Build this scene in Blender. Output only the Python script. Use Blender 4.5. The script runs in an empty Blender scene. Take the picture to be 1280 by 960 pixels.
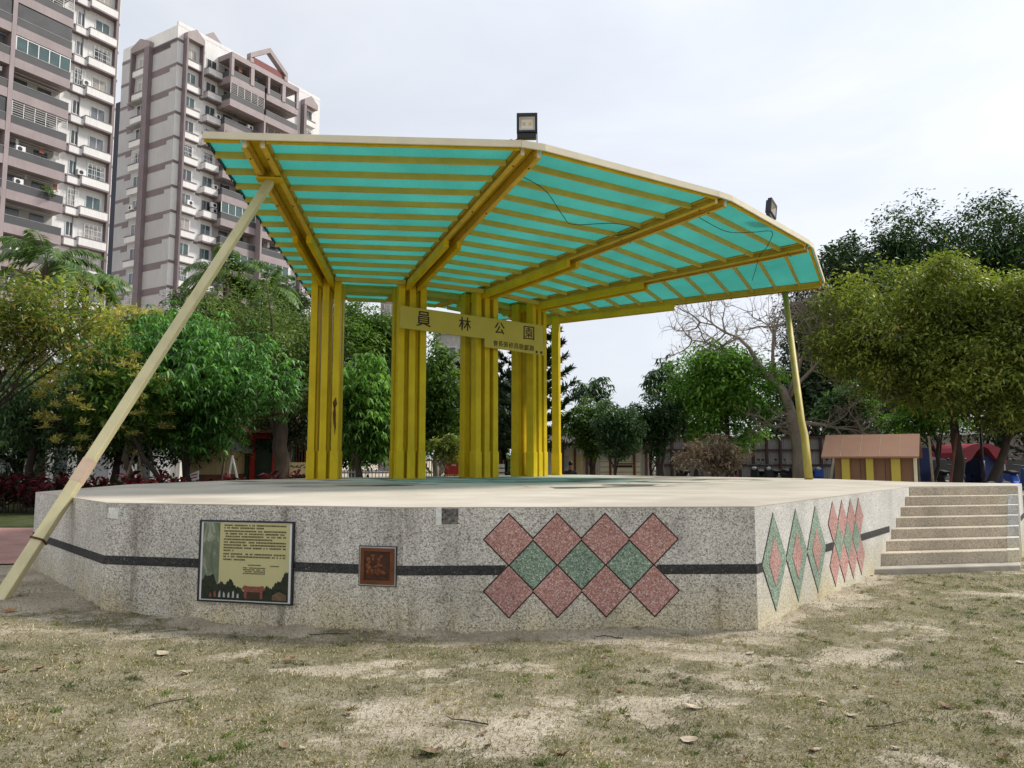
import bpy, math, random
import numpy as np
from mathutils import Vector, Matrix
random.seed(7)
RNG = np.random.default_rng(11)
SC = bpy.context.scene
COL = SC.collection
R = math.radians

# ------------------------------------------------------------------ camera model (for measuring from the photograph)
F_ = 960.0; CH = 1.52; TH = math.atan(95 / 960.0); CT, ST = math.cos(TH), math.sin(TH)
def at_depth(x, y, d):            # photo pixel -> point at forward distance d
    v = (480 - y) / F_; u = (x - 640) / F_
    k = d / (CT - v * ST)
    return Vector((u * k, d, CH + (ST + v * CT) * k))
def at_height(x, y, z):           # photo pixel -> point on the level z
    v = (480 - y) / F_; u = (x - 640) / F_
    k = (z - CH) / (ST + v * CT)
    return Vector((u * k, (CT - v * ST) * k, z))

# ------------------------------------------------------------------ mesh building
class MB:
    def __init__(s): s.v = []; s.f = []; s.m = []
    def poly(s, pts, m=0):
        b = len(s.v); s.v += [tuple(p) for p in pts]; s.f.append(tuple(range(b, b + len(pts)))); s.m.append(m)
    def hexa(s, p, m=0):          # 8 points: bottom 4 (ccw), top 4
        b = len(s.v); s.v += [tuple(q) for q in p]
        for f in ((3, 2, 1, 0), (4, 5, 6, 7), (0, 1, 5, 4), (1, 2, 6, 5), (2, 3, 7, 6), (3, 0, 4, 7)):
            s.f.append(tuple(b + i for i in f)); s.m.append(m)
    def box(s, x0, x1, y0, y1, z0, z1, m=0, fr=None):
        p = [(x0, y0, z0), (x1, y0, z0), (x1, y1, z0), (x0, y1, z0), (x0, y0, z1), (x1, y0, z1), (x1, y1, z1), (x0, y1, z1)]
        if fr: p = [fr(*q) for q in p]
        s.hexa(p, m)
    def prism(s, base, vec, m=0):  # polygon extruded by a vector
        n = len(base); b = len(s.v); vec = Vector(vec)
        s.v += [tuple(p) for p in base] + [tuple(Vector(p) + vec) for p in base]
        s.f.append(tuple(b + i for i in reversed(range(n)))); s.m.append(m)
        s.f.append(tuple(b + n + i for i in range(n))); s.m.append(m)
        for i in range(n):
            j = (i + 1) % n
            s.f.append((b + i, b + j, b + n + j, b + n + i)); s.m.append(m)
    def bar(s, a, c, w, h, up=(0, 0, 1), m=0):   # rectangular bar from a to c
        a = Vector(a); c = Vector(c); d = (c - a).normalized(); up = Vector(up)
        if abs(d.dot(up)) > .98: up = Vector((0, 1, 0))
        sd = d.cross(up).normalized(); u2 = sd.cross(d)
        p = []
        for q in (a, c):
            p.append([q + sd * (i * w / 2) + u2 * (j * h / 2) for i, j in ((-1, -1), (1, -1), (1, 1), (-1, 1))])
        s.hexa([p[0][0], p[0][1], p[0][2], p[0][3], p[1][0], p[1][1], p[1][2], p[1][3]], m)
    def tube(s, pts, rad, n=8, m=0):
        pts = [Vector(p) for p in pts]; b = len(s.v); L = len(pts)
        if not hasattr(rad, '__len__'): rad = [rad] * L
        for i, p in enumerate(pts):
            d = (pts[min(i + 1, L - 1)] - pts[max(i - 1, 0)])
            d = d.normalized() if d.length > 1e-9 else Vector((0, 0, 1))
            r = Vector((1, 0, 0)) if abs(d.x) < .8 else Vector((0, 1, 0))
            e1 = d.cross(r).normalized(); e2 = d.cross(e1)
            for k in range(n):
                a = 2 * math.pi * k / n
                s.v.append(tuple(p + (e1 * math.cos(a) + e2 * math.sin(a)) * rad[i]))
        for i in range(L - 1):
            for k in range(n):
                k2 = (k + 1) % n
                s.f.append((b + i * n + k, b + i * n + k2, b + (i + 1) * n + k2, b + (i + 1) * n + k)); s.m.append(m)
        s.f.append(tuple(b + k for k in reversed(range(n)))); s.m.append(m)
        s.f.append(tuple(b + (L - 1) * n + k for k in range(n))); s.m.append(m)
    def ball(s, c, rx, ry, rz, n=10, m=0):
        c = Vector(c); b = len(s.v); h = n // 2
        for i in range(h + 1):
            ph = math.pi * i / h
            for k in range(n):
                a = 2 * math.pi * k / n
                s.v.append((c.x + rx * math.sin(ph) * math.cos(a), c.y + ry * math.sin(ph) * math.sin(a), c.z + rz * math.cos(ph)))
        for i in range(h):
            for k in range(n):
                k2 = (k + 1) % n
                s.f.append((b + i * n + k, b + (i + 1) * n + k, b + (i + 1) * n + k2, b + i * n + k2)); s.m.append(m)

def root_loc(o):
    p = Vector((0, 0, 0))
    while o is not None:
        p += o.location; o = o.parent
    return p
def link(name, mesh, parent=None, loc=(0, 0, 0)):
    o = bpy.data.objects.new(name, mesh); COL.objects.link(o)
    o.location = loc
    if parent is not None: o.parent = parent
    return o
def build(mb, name, mats, parent=None, smooth=False, bevel=0, origin=None):
    """world coordinates in mb; the object hangs at its thing's base"""
    off = root_loc(parent) if parent is not None else (Vector(origin) if origin is not None else Vector((0, 0, 0)))
    me = bpy.data.meshes.new(name)
    me.from_pydata([(a - off.x, b - off.y, c - off.z) for a, b, c in mb.v], [], mb.f)
    if not isinstance(mats, (list, tuple)): mats = [mats]
    for q in mats: me.materials.append(q)
    if len(mats) > 1: me.polygons.foreach_set('material_index', mb.m)
    if smooth: me.polygons.foreach_set('use_smooth', [True] * len(me.polygons))
    me.update()
    o = link(name, me, parent, off if parent is None else (0, 0, 0))
    if bevel:
        b = o.modifiers.new('bevel', 'BEVEL'); b.width = bevel; b.segments = 2; b.limit_method = 'ANGLE'; b.angle_limit = R(40)
    return o
def build_np(V, faces_n, name, mat, parent=None, origin=None, smooth=False):
    """V: (n, faces_n, 3) separate polygons"""
    off = root_loc(parent) if parent is not None else (Vector(origin) if origin is not None else Vector((0, 0, 0)))
    V = np.asarray(V, dtype=np.float32) - np.array(off, dtype=np.float32)
    n = V.shape[0]
    me = bpy.data.meshes.new(name)
    me.vertices.add(n * faces_n); me.vertices.foreach_set('co', V.reshape(-1))
    me.loops.add(n * faces_n); me.loops.foreach_set('vertex_index', np.arange(n * faces_n, dtype=np.int32))
    me.polygons.add(n); me.polygons.foreach_set('loop_start', np.arange(0, n * faces_n, faces_n, dtype=np.int32))
    me.polygons.foreach_set('loop_total', np.full(n, faces_n, dtype=np.int32))
    me.materials.append(mat); me.update(calc_edges=True); me.validate()
    return link(name, me, parent, off if parent is None else (0, 0, 0))
def tag(o, label=None, cat=None, group=None, kind=None):
    if label: o['label'] = label
    if cat: o['category'] = cat
    if group: o['group'] = group
    if kind: o['kind'] = kind
    return o
def thing(name, loc, label, cat, group=None, rz=0):
    o = bpy.data.objects.new(name, None); COL.objects.link(o)
    o.location = loc; o.rotation_euler = (0, 0, rz); o.empty_display_size = .2
    return tag(o, label, cat, group)
def copy_tree(o, parent=None):
    c = o.copy(); COL.objects.link(c)
    if parent is not None: c.parent = parent
    for ch in list(o.children): copy_tree(ch, c)
    return c

# ------------------------------------------------------------------ materials
def nodes_of(name):
    m = bpy.data.materials.new(name); m.use_nodes = True
    nt = m.node_tree; nt.nodes.clear()
    return m, nt, nt.nodes.new
def ramp(nt, fac, stops):
    r = nt.nodes.new('ShaderNodeValToRGB'); nt.links.new(fac, r.inputs[0])
    e = r.color_ramp.elements
    while len(e) < len(stops): e.new(.5)
    for i, (p, c) in enumerate(stops):
        e[i].position = p; e[i].color = (*c, 1) if len(c) == 3 else c
    return r.outputs[0]
def noise(nt, vec, scale, detail=4, rough=.55, dist=0):
    n = nt.nodes.new('ShaderNodeTexNoise'); n.inputs['Scale'].default_value = scale
    n.inputs['Detail'].default_value = detail; n.inputs['Roughness'].default_value = rough; n.inputs['Distortion'].default_value = dist
    if vec is not None: nt.links.new(vec, n.inputs['Vector'])
    return n.outputs['Fac']
def mix(nt, fac, a, b, mode='MIX'):
    n = nt.nodes.new('ShaderNodeMix'); n.data_type = 'RGBA'; n.blend_type = mode
    for s, val in ((0, fac), (6, a), (7, b)):
        if isinstance(val, bpy.types.NodeSocket): nt.links.new(val, n.inputs[s])
        elif s == 0: n.inputs[0].default_value = val
        else: n.inputs[s].default_value = (*val, 1)
    return n.outputs[2]
def coords(nt, scale=None, kind='Object'):
    t = nt.nodes.new('ShaderNodeTexCoord'); o = t.outputs[kind]
    if scale:
        mp = nt.nodes.new('ShaderNodeMapping'); mp.inputs['Scale'].default_value = scale
        nt.links.new(o, mp.inputs[0]); o = mp.outputs[0]
    return o
def finish(m, nt, col, rough=.6, bump=None, bstr=.3, bdist=.01, metal=0, spec=.5, coat=0):
    b = nt.nodes.new('ShaderNodeBsdfPrincipled'); o = nt.nodes.new('ShaderNodeOutputMaterial')
    if isinstance(col, bpy.types.NodeSocket): nt.links.new(col, b.inputs['Base Color'])
    else: b.inputs['Base Color'].default_value = (*col, 1)
    if isinstance(rough, bpy.types.NodeSocket): nt.links.new(rough, b.inputs['Roughness'])
    else: b.inputs['Roughness'].default_value = rough
    b.inputs['Metallic'].default_value = metal; b.inputs['Specular IOR Level'].default_value = spec
    b.inputs['Coat Weight'].default_value = coat
    if bump is not None:
        u = nt.nodes.new('ShaderNodeBump'); u.inputs['Strength'].default_value = bstr; u.inputs['Distance'].default_value = bdist
        nt.links.new(bump, u.inputs['Height']); nt.links.new(u.outputs[0], b.inputs['Normal'])
    nt.links.new(b.outputs[0], o.inputs[0])
    return m
def plain(name, c, var=.18, scale=6, rough=.6, bstr=.15, bscale=40, metal=0, spec=.4, streak=0, sc=None):
    m, nt, N = nodes_of(name)
    v = coords(nt, sc)
    lo = tuple(x * (1 - var) for x in c); hi = tuple(min(1, x * (1 + var)) for x in c)
    col = ramp(nt, noise(nt, v, scale), [(.3, lo), (.7, hi)])
    if streak:
        sv = coords(nt, (5, 5, .35))
        k = ramp(nt, noise(nt, sv, 1.6, 5), [(.48, (0, 0, 0)), (.75, (1, 1, 1))])
        dark = mix(nt, 1.0, col, (.42, .4, .36), 'MULTIPLY')
        mm = nt.nodes.new('ShaderNodeMath'); mm.operation = 'MULTIPLY'; mm.inputs[1].default_value = streak
        nt.links.new(k, mm.inputs[0]); col = mix(nt, mm.outputs[0], col, dark)
    return finish(m, nt, col, rough, noise(nt, v, bscale, 3), bstr, .005, metal, spec)
def pebble(name, stops, scale=55, stain=.0, bstr=.5, green=0):
    """washed pebble-dash finish: grains of different stones set in cement"""
    m, nt, N = nodes_of(name)
    v = coords(nt)
    vo = N('ShaderNodeTexVoronoi'); vo.inputs['Scale'].default_value = scale; nt.links.new(v, vo.inputs['Vector'])
    sep = N('ShaderNodeSeparateColor'); nt.links.new(vo.outputs['Color'], sep.inputs[0])
    col = ramp(nt, sep.outputs[0], stops)
    vd = ramp(nt, vo.outputs['Distance'], [(.3, (1, 1, 1)), (.8, (.70, .69, .68))])
    col = mix(nt, 1.0, col, vd, 'MULTIPLY')
    big = ramp(nt, noise(nt, v, 1.3, 5), [(.3, (.78, .78, .76)), (.7, (1.1, 1.09, 1.07))])
    col = mix(nt, 1.0, col, big, 'MULTIPLY')
    if stain:
        sv = coords(nt, (1.0, 1.0, .16))
        k = ramp(nt, noise(nt, sv, 3.0, 6, .6), [(.47, (0, 0, 0)), (.72, (1, 1, 1))])
        mm = N('ShaderNodeMath'); mm.operation = 'MULTIPLY'; mm.inputs[1].default_value = stain; nt.links.new(k, mm.inputs[0])
        col = mix(nt, mm.outputs[0], col, mix(nt, 1.0, col, (.35, .35, .34), 'MULTIPLY'))
    if green:      # soil splash and algae along the foot of the wall
        sp = N('ShaderNodeSeparateXYZ'); nt.links.new(v, sp.inputs[0])
        mr = N('ShaderNodeMapRange'); mr.inputs[1].default_value = .55; mr.inputs[2].default_value = .0
        nt.links.new(sp.outputs[2], mr.inputs[0])
        mm = N('ShaderNodeMath'); mm.operation = 'MULTIPLY'; nt.links.new(mr.outputs[0], mm.inputs[0])
        nt.links.new(ramp(nt, noise(nt, v, 1.6, 5), [(.3, (.35, .35, .35)), (.6, (1, 1, 1))]), mm.inputs[1])
        col = mix(nt, mm.outputs[0], col, mix(nt, 1.0, col, (.95, .85, .56), 'MULTIPLY'))
        # old drip stains at the corners of the front wall
        for x0, wd in ((-2.28, .22), (-5.02, .3), (-3.4, .12), (.55, .1), (2.0, .12)):
            d1 = N('ShaderNodeMath'); d1.operation = 'SUBTRACT'; nt.links.new(sp.outputs[0], d1.inputs[0]); d1.inputs[1].default_value = x0
            d2 = N('ShaderNodeMath'); d2.operation = 'ABSOLUTE'; nt.links.new(d1.outputs[0], d2.inputs[0])
            d3 = N('ShaderNodeMapRange'); d3.inputs[1].default_value = wd; d3.inputs[2].default_value = .0; nt.links.new(d2.outputs[0], d3.inputs[0])
            d4 = N('ShaderNodeMath'); d4.operation = 'MULTIPLY'; nt.links.new(d3.outputs[0], d4.inputs[0])
            nt.links.new(ramp(nt, noise(nt, coords(nt, (7, 7, .9)), 1.3, 6, .65), [(.38, (0, 0, 0)), (.62, (.95, .95, .95))]), d4.inputs[1])
            col = mix(nt, d4.outputs[0], col, mix(nt, 1.0, col, (.50, .48, .45), 'MULTIPLY'))
    return finish(m, nt, col, .85, vo.outputs['Distance'], bstr, .006, 0, .25)
def foliage(name, dark, light, accent=None, trans=.3, gloss=.25, scale=.55, acc=.9):
    if 'grass' not in name:
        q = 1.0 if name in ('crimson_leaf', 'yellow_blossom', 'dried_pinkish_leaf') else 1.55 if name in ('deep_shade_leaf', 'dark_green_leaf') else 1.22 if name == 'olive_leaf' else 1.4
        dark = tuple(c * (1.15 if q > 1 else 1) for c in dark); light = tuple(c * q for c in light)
    m, nt, N = nodes_of(name)
    g = N('ShaderNodeNewGeometry')
    stops = [(0, dark), (.75, light)]
    if accent: stops += [(acc, light), (min(.99, acc + .04), accent)]
    col = ramp(nt, g.outputs['Random Per Island'], stops)
    nz = noise(nt, coords(nt), scale, 2)
    col = mix(nt, 1.0, col, ramp(nt, nz, [(.35, (.62, .66, .62)), (.65, (1.25, 1.2, 1.05))]), 'MULTIPLY')
    d = N('ShaderNodeBsdfPrincipled'); d.inputs['Roughness'].default_value = .5; d.inputs['Specular IOR Level'].default_value = gloss
    t = N('ShaderNodeBsdfTranslucent'); x = N('ShaderNodeMixShader'); o = N('ShaderNodeOutputMaterial'); x.inputs[0].default_value = trans
    nt.links.new(col, d.inputs['Base Color'])
    nt.links.new(mix(nt, 1.0, col, (1.2, 1.3, .6), 'MULTIPLY'), t.inputs[0])
    nt.links.new(d.outputs[0], x.inputs[1]); nt.links.new(t.outputs[0], x.inputs[2]); nt.links.new(x.outputs[0], o.inputs[0])
    return m

M = {}
GREY_ST = [(0, (.26, .235, .21)), (.15, (.48, .45, .41)), (.5, (.70, .675, .625)), (.8, (.82, .795, .745)), (1, (.88, .86, .82))]
M['wall'] = pebble('washed_pebble_grey', GREY_ST, 88, .45, .4, .8)
M['wall_pale_lit'] = pebble('washed_pebble_pale_lit', [(0, (.42, .41, .39)), (.3, (.66, .65, .62)), (1, (.80, .785, .75))], 88, .2, .4, .9)  # lighter wall copy with the right side's sunlight put into its colour
M['red_st'] = pebble('red_pebble', [(0, (.34, .17, .15)), (.4, (.53, .27, .24)), (.85, (.64, .40, .36)), (1, (.76, .64, .58))], 95, 0, .5)
M['green_st'] = pebble('green_pebble', [(0, (.12, .19, .14)), (.4, (.24, .35, .26)), (.85, (.38, .48, .39)), (1, (.64, .67, .58))], 95, 0, .5)
M['band'] = pebble('dark_stone_band', [(0, (.03, .03, .03)), (.75, (.06, .06, .06)), (.97, (.085, .085, .083)), (1, (.2, .2, .2))], 90, 0, .15)
M['line'] = plain('dark_joint', (.03, .016, .014), rough=.7)
M['step'] = pebble('step_pebble', [(0, (.40, .33, .25)), (.4, (.58, .50, .39)), (1, (.70, .62, .50))], 90, .25, .4)
M['slab'] = plain('dusty_concrete', (.36, .325, .27), .2, 4, .9, .4, 25)
M['white_chip'] = plain('bare_plaster', (.72, .71, .67), .15, 20, .9, .5, 30)
M['socket'] = pebble('rough_mortar', [(0, (.07, .065, .06)), (1, (.3, .29, .27))], 40, .5, .8)
M['yellow'] = plain('yellow_paint', (.62, .445, .012), .12, 2.5, .5, .08, 60, spec=.2, streak=.25)
M['yellow_beam'] = plain('yellow_beam_paint', (.60, .42, .05), .12, 2.5, .5, .08, 60, spec=.2, streak=.2)
M['purlin'] = plain('olive_yellow_paint', (.55, .41, .07), .12, 3, .5, .08, 60)
M['fascia'] = plain('cream_paint', (.68, .62, .46), .08, 3, .5, .06, 60)
M['rust'] = plain('rust', (.10, .035, .012), .4, 20, .85, .5, 60)
M['board'] = plain('mustard_board', (.50, .39, .055), .06, 2, .5, .04, 50)
M['ink'] = plain('dark_brown_ink', (.045, .026, .012), .2, 20, .7)
M['dark_metal'] = plain('black_enamel', (.018, .018, .022), .2, 10, .45, .05, 80)
M['steel'] = plain('worn_steel', (.45, .46, .46), .15, 8, .4, .05, 80, .6)
M['glass_dark'] = plain('dark_window_glass', (.06, .065, .07), .35, .7, .12, 0, 10, 0, .7)
M['glass_blue'] = plain('green_window_glass', (.06, .10, .10), .35, .7, .12, 0, 10, 0, .7)
M['white_frame'] = plain('white_frame_paint', (.72, .72, .72), .06, 4, .5)
M['tile_white'] = plain('pale_facade_tile', (.70, .69, .68), .07, .35, .6, .05, 5, streak=.3)
M['tile_grey_shade'] = plain('grey_shaded_facade_tile', (.44, .435, .44), .07, .3, .6, .05, 5, streak=.25)  # grey copy of the facade tile, side-face shade put into its colour
M['mauve'] = plain('mauve_facade_tile', (.185, .145, .155), .12, .5, .6, .05, 5, streak=.25)
M['mauve_lt'] = plain('faded_mauve_tile', (.30, .245, .25), .12, .5, .6, .05, 5, streak=.25)
M['parapet'] = plain('charcoal_tile', (.06, .06, .065), .15, .6, .6, .05, 5)
M['navy'] = plain('navy_tile', (.012, .013, .03), .2, .5, .5)
M['interior'] = plain('balcony_wall', (.33, .32, .31), .2, .4, .7)
M['bark'] = plain('grey_brown_bark', (.085, .062, .045), .35, 5, .95, .8, 14, sc=(1, 1, .35))
M['bark_dark'] = plain('dark_bark', (.045, .034, .027), .35, 5, .95, .8, 14, sc=(1, 1, .35))
M['bark_pale'] = plain('pale_bare_bark', (.23, .19, .155), .3, 4, .95, .7, 14, sc=(1, 1, .35))
M['timber'] = plain('weathered_timber', (.32, .25, .17), .25, 8, .85, .4, 30)
M['timber_red'] = plain('red_brown_timber', (.15, .055, .035), .25, 6, .8, .4, 30)
M['white_wood'] = plain('whitewashed_pole', (.68, .66, .62), .12, 6, .8)
M['dry_leaf'] = plain('dry_leaf', (.20, .13, .075), .35, 18, .85, .4, 60)
M['dry_leaf_pale'] = plain('pale_dry_leaf', (.42, .35, .25), .3, 18, .85, .4, 60)
M['dry_leaf_orange'] = plain('orange_dry_leaf', (.36, .16, .06), .3, 18, .8, .4, 60)
M['brown_wall'] = plain('brown_board', (.235, .125, .075), .08, 1.2, .8, .15, 20)
M['brown_roof'] = plain('terracotta_roof_board', (.27, .135, .08), .1, 1.5, .7, .15, 20)
M['cream_wall'] = plain('cream_render', (.56, .44, .24), .08, 1, .85, .2, 20, streak=.3)
M['brick_low'] = plain('red_brown_base', (.19, .075, .05), .15, 3, .85, .3, 20)
M['roof_tile'] = plain('orange_brown_roof_tile', (.26, .14, .085), .25, 2, .85, .4, 6)
M['grey_roof'] = plain('grey_sheet', (.30, .30, .30), .2, 1, .7, .2, 8, streak=.4)
M['white_wall'] = plain('stained_white_render', (.55, .53, .50), .2, .8, .9, .2, 12, streak=.7)
M['red'] = plain('red_paint', (.42, .035, .03), .15, 2, .6)
M['dark_green'] = plain('dark_green_door', (.03, .06, .04), .2, 2, .6)
M['blue_tarp'] = plain('blue_tarpaulin', (.015, .028, .13), .2, 1.5, .55, .5, 5)
M['red_tarp'] = plain('red_tarpaulin', (.22, .02, .035), .2, 1.5, .55, .5, 5)
M['skin'] = plain('skin', (.38, .22, .15), .08, 8, .55)
M['hair'] = plain('black_hair', (.012, .01, .009), .2, 30, .5)
M['shirt_white'] = plain('white_cloth', (.7, .7, .7), .06, 6, .9)
M['shirt_dark'] = plain('dark_grey_cloth', (.045, .05, .055), .1, 6, .9)
M['trousers'] = plain('navy_cloth', (.03, .035, .05), .1, 6, .9)
M['blue'] = plain('blue_paint', (.02, .08, .42), .1, 2, .5)
M['orange'] = plain('orange_render', (.55, .26, .11), .1, 2, .8)
M['rubber'] = plain('black_rubber', (.015, .015, .015), .2, 20, .8)
M['concrete'] = plain('old_concrete', (.36, .35, .33), .15, 2, .9, .3, 20, streak=.4)

def m_roof_sheet():
    m, nt, N = nodes_of('green_polycarbonate')
    v = coords(nt)
    col = ramp(nt, noise(nt, v, .9, 4), [(.3, (.19, .57, .52)), (.7, (.24, .65, .60))])
    d = N('ShaderNodeBsdfPrincipled'); d.inputs['Roughness'].default_value = .35
    nt.links.new(mix(nt, 1.0, col, (.75, .8, .8), 'MULTIPLY'), d.inputs['Base Color'])
    w = N('ShaderNodeTexWave'); w.inputs['Scale'].default_value = 4.2; w.bands_direction = 'X'; nt.links.new(v, w.inputs[0])
    bp = N('ShaderNodeBump'); bp.inputs['Strength'].default_value = .25; bp.inputs['Distance'].default_value = .02
    nt.links.new(w.outputs[1], bp.inputs['Height']); nt.links.new(bp.outputs[0], d.inputs['Normal'])
    t = N('ShaderNodeBsdfTranslucent'); nt.links.new(col, t.inputs[0])
    x = N('ShaderNodeMixShader'); x.inputs[0].default_value = .62; o = N('ShaderNodeOutputMaterial')
    nt.links.new(d.outputs[0], x.inputs[1]); nt.links.new(t.outputs[0], x.inputs[2]); nt.links.new(x.outputs[0], o.inputs[0])
    return m
M['sheet'] = m_roof_sheet()

def m_stage_floor():
    """cream screed with a large painted mandala, worn at the edge"""
    m, nt, N = nodes_of('painted_stage_floor')
    v = coords(nt)
    base = ramp(nt, noise(nt, v, 1.1, 6), [(.3, (.46, .405, .335)), (.7, (.59, .53, .45))])
    fine = ramp(nt, noise(nt, v, 70, 3), [(.3, (.82, .82, .82)), (.7, (1.1, 1.1, 1.1))])
    base = mix(nt, 1.0, base, fine, 'MULTIPLY')
    mp = N('ShaderNodeMapping'); mp.inputs['Location'].default_value = (1.7, -3.0, 0); nt.links.new(v, mp.inputs[0])
    g = N('ShaderNodeVectorMath'); g.operation = 'LENGTH'; nt.links.new(mp.outputs[0], g.inputs[0])
    # painted discs with wavy rings
    wob = N('ShaderNodeMath'); wob.operation = 'MULTIPLY_ADD'; wob.inputs[1].default_value = 1.6; nt.links.new(noise(nt, v, .7, 3), wob.inputs[0]); nt.links.new(g.outputs['Value'], wob.inputs[2])
    ring = ramp(nt, wob.outputs[0], [(0, (.12, .36, .33))])
    rr = nt.nodes[-1]
    mr = N('ShaderNodeMapRange'); mr.inputs[1].default_value = 0; mr.inputs[2].default_value = 6.6; nt.links.new(wob.outputs[0], mr.inputs[0])
    paint = ramp(nt, mr.outputs[0], [(0, (.16, .42, .38)), (.22, (.24, .46, .46)), (.27, (.05, .08, .07)), (.31, (.3, .5, .52)), (.5, (.2, .42, .34)), (.53, (.05, .09, .07)), (.57, (.36, .5, .46)), (.7, (.42, .46, .40))])
    maskc = ramp(nt, mr.outputs[0], [(.66, (1, 1, 1)), (.7, (0, 0, 0))])
    worn = ramp(nt, noise(nt, v, 3.5, 6), [(.35, (.45, .45, .45)), (.55, (1, 1, 1))])
    col = mix(nt, mix(nt, 1.0, maskc, worn, 'MULTIPLY'), base, paint)
    # black brush strokes and thin brown curves outside the disc
    dv = N('ShaderNodeMapping'); dv.inputs['Scale'].default_value = (.5, 1.5, 1); nt.links.new(v, dv.inputs[0])
    st = ramp(nt, noise(nt, dv.outputs[0], .95, 2, .4, 1.2), [(.545, (0, 0, 0)), (.57, (1, 1, 1))])
    band = ramp(nt, mr.outputs[0], [(.0, (1, 1, 1)), (.96, (1, 1, 1)), (1, (0, 0, 0))])
    col = mix(nt, mix(nt, 1.0, st, band, 'MULTIPLY'), col, (.07, .075, .06))
    ln = ramp(nt, noise(nt, v, .45, 1, .3, .8), [(.485, (0, 0, 0)), (.495, (1, 1, 1)), (.505, (1, 1, 1)), (.515, (0, 0, 0))])
    hl = N('ShaderNodeMath'); hl.operation = 'MULTIPLY'; hl.inputs[1].default_value = .5; nt.links.new(ln, hl.inputs[0])
    col = mix(nt, mix(nt, 1.0, hl.outputs[0], band, 'MULTIPLY'), col, (.33, .18, .1))
    dirt = ramp(nt, noise(nt, v, .5, 5), [(.45, (1, 1, 1)), (.75, (.72, .72, .70))])
    col = mix(nt, 1.0, col, dirt, 'MULTIPLY')
    return finish(m, nt, col, .8, noise(nt, v, 60, 3), .3, .004, 0, .25)
M['floor'] = m_stage_floor()

def m_ground():
    m, nt, N = nodes_of('dry_park_ground')
    v = coords(nt)
    a = N('ShaderNodeAttribute'); a.attribute_name = 'cover'
    sand = ramp(nt, noise(nt, v, 1.7, 6, .6), [(.3, (.34, .295, .23)), (.55, (.50, .445, .36)), (.75, (.62, .565, .475))])
    turf = ramp(nt, noise(nt, v, 2.6, 6, .65), [(.3, (.13, .13, .07)), (.5, (.245, .22, .15)), (.7, (.38, .335, .25))])
    f = noise(nt, v, 13, 6, .75)
    ad = N('ShaderNodeMath'); ad.operation = 'MULTIPLY_ADD'; ad.inputs[1].default_value = .9; ad.inputs[2].default_value = -.45
    nt.links.new(f, ad.inputs[0])
    sm = N('ShaderNodeMath'); sm.operation = 'ADD'; nt.links.new(ad.outputs[0], sm.inputs[0]); nt.links.new(a.outputs['Fac'], sm.inputs[1])
    k = ramp(nt, sm.outputs[0], [(.36, (0, 0, 0)), (.52, (1, 1, 1))])
    col = mix(nt, k, sand, turf)
    col = mix(nt, 1.0, col, ramp(nt, noise(nt, v, 34, 5, .75), [(.3, (.66, .65, .63)), (.68, (1.26, 1.25, 1.22))]), 'MULTIPLY')
    gr = ramp(nt, noise(nt, v, 140, 3, .7), [(.3, (.5, .49, .47)), (.7, (1.4, 1.39, 1.36))])
    col = mix(nt, 1.0, col, gr, 'MULTIPLY')
    mixb = N('ShaderNodeMath'); mixb.operation = 'ADD'
    nt.links.new(noise(nt, v, 22, 6, .7), mixb.inputs[0]); nt.links.new(noise(nt, v, 130, 3, .7), mixb.inputs[1])
    return finish(m, nt, col, .95, mixb.outputs[0], .7, .025, 0, .1)
M['ground'] = m_ground()
def m_brick():
    m, nt, N = nodes_of('pink_paving_brick')
    v = coords(nt)
    b = N('ShaderNodeTexBrick'); b.inputs['Scale'].default_value = 4.5; b.inputs['Mortar Size'].default_value = .012
    b.inputs['Color1'].default_value = (.36, .19, .165, 1); b.inputs['Color2'].default_value = (.42, .25, .215, 1); b.inputs['Mortar'].default_value = (.26, .19, .16, 1)
    nt.links.new(v, b.inputs[0])
    col = mix(nt, 1.0, b.outputs[0], ramp(nt, noise(nt, v, .9, 5), [(.3, (.7, .7, .7)), (.7, (1.15, 1.12, 1.1))]), 'MULTIPLY')
    return finish(m, nt, col, .85, b.outputs[1], .3, .004, 0, .2)
M['brick'] = m_brick()
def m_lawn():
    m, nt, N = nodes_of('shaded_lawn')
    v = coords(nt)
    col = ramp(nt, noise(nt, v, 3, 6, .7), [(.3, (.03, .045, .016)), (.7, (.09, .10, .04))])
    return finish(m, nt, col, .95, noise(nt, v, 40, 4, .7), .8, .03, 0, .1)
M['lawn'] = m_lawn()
M['blade'] = foliage('grass_blade', (.17, .155, .085), (.37, .32, .215), (.52, .46, .34), .2, .1, 1.4, .6)
M['blade_green'] = foliage('green_grass_blade', (.075, .125, .035), (.165, .215, .075), None, .25, .1, 1.4)
def m_corr(name, c):
    m, nt, N = nodes_of(name)
    v = coords(nt)
    w = N('ShaderNodeTexWave'); w.inputs['Scale'].default_value = 3.2; w.bands_direction = 'X'; nt.links.new(v, w.inputs[0])
    col = mix(nt, 1.0, ramp(nt, noise(nt, v, .6, 5), [(.3, tuple(x * .75 for x in c)), (.7, tuple(x * 1.2 for x in c))]), ramp(nt, w.outputs[1], [(0, (.8, .8, .8)), (.5, (1, 1, 1))]), 'MULTIPLY')
    return finish(m, nt, col, .6, w.outputs[1], .5, .03, .1, .4)
M['hoarding'] = m_corr('grey_corrugated_sheet', (.25, .235, .23))

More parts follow.
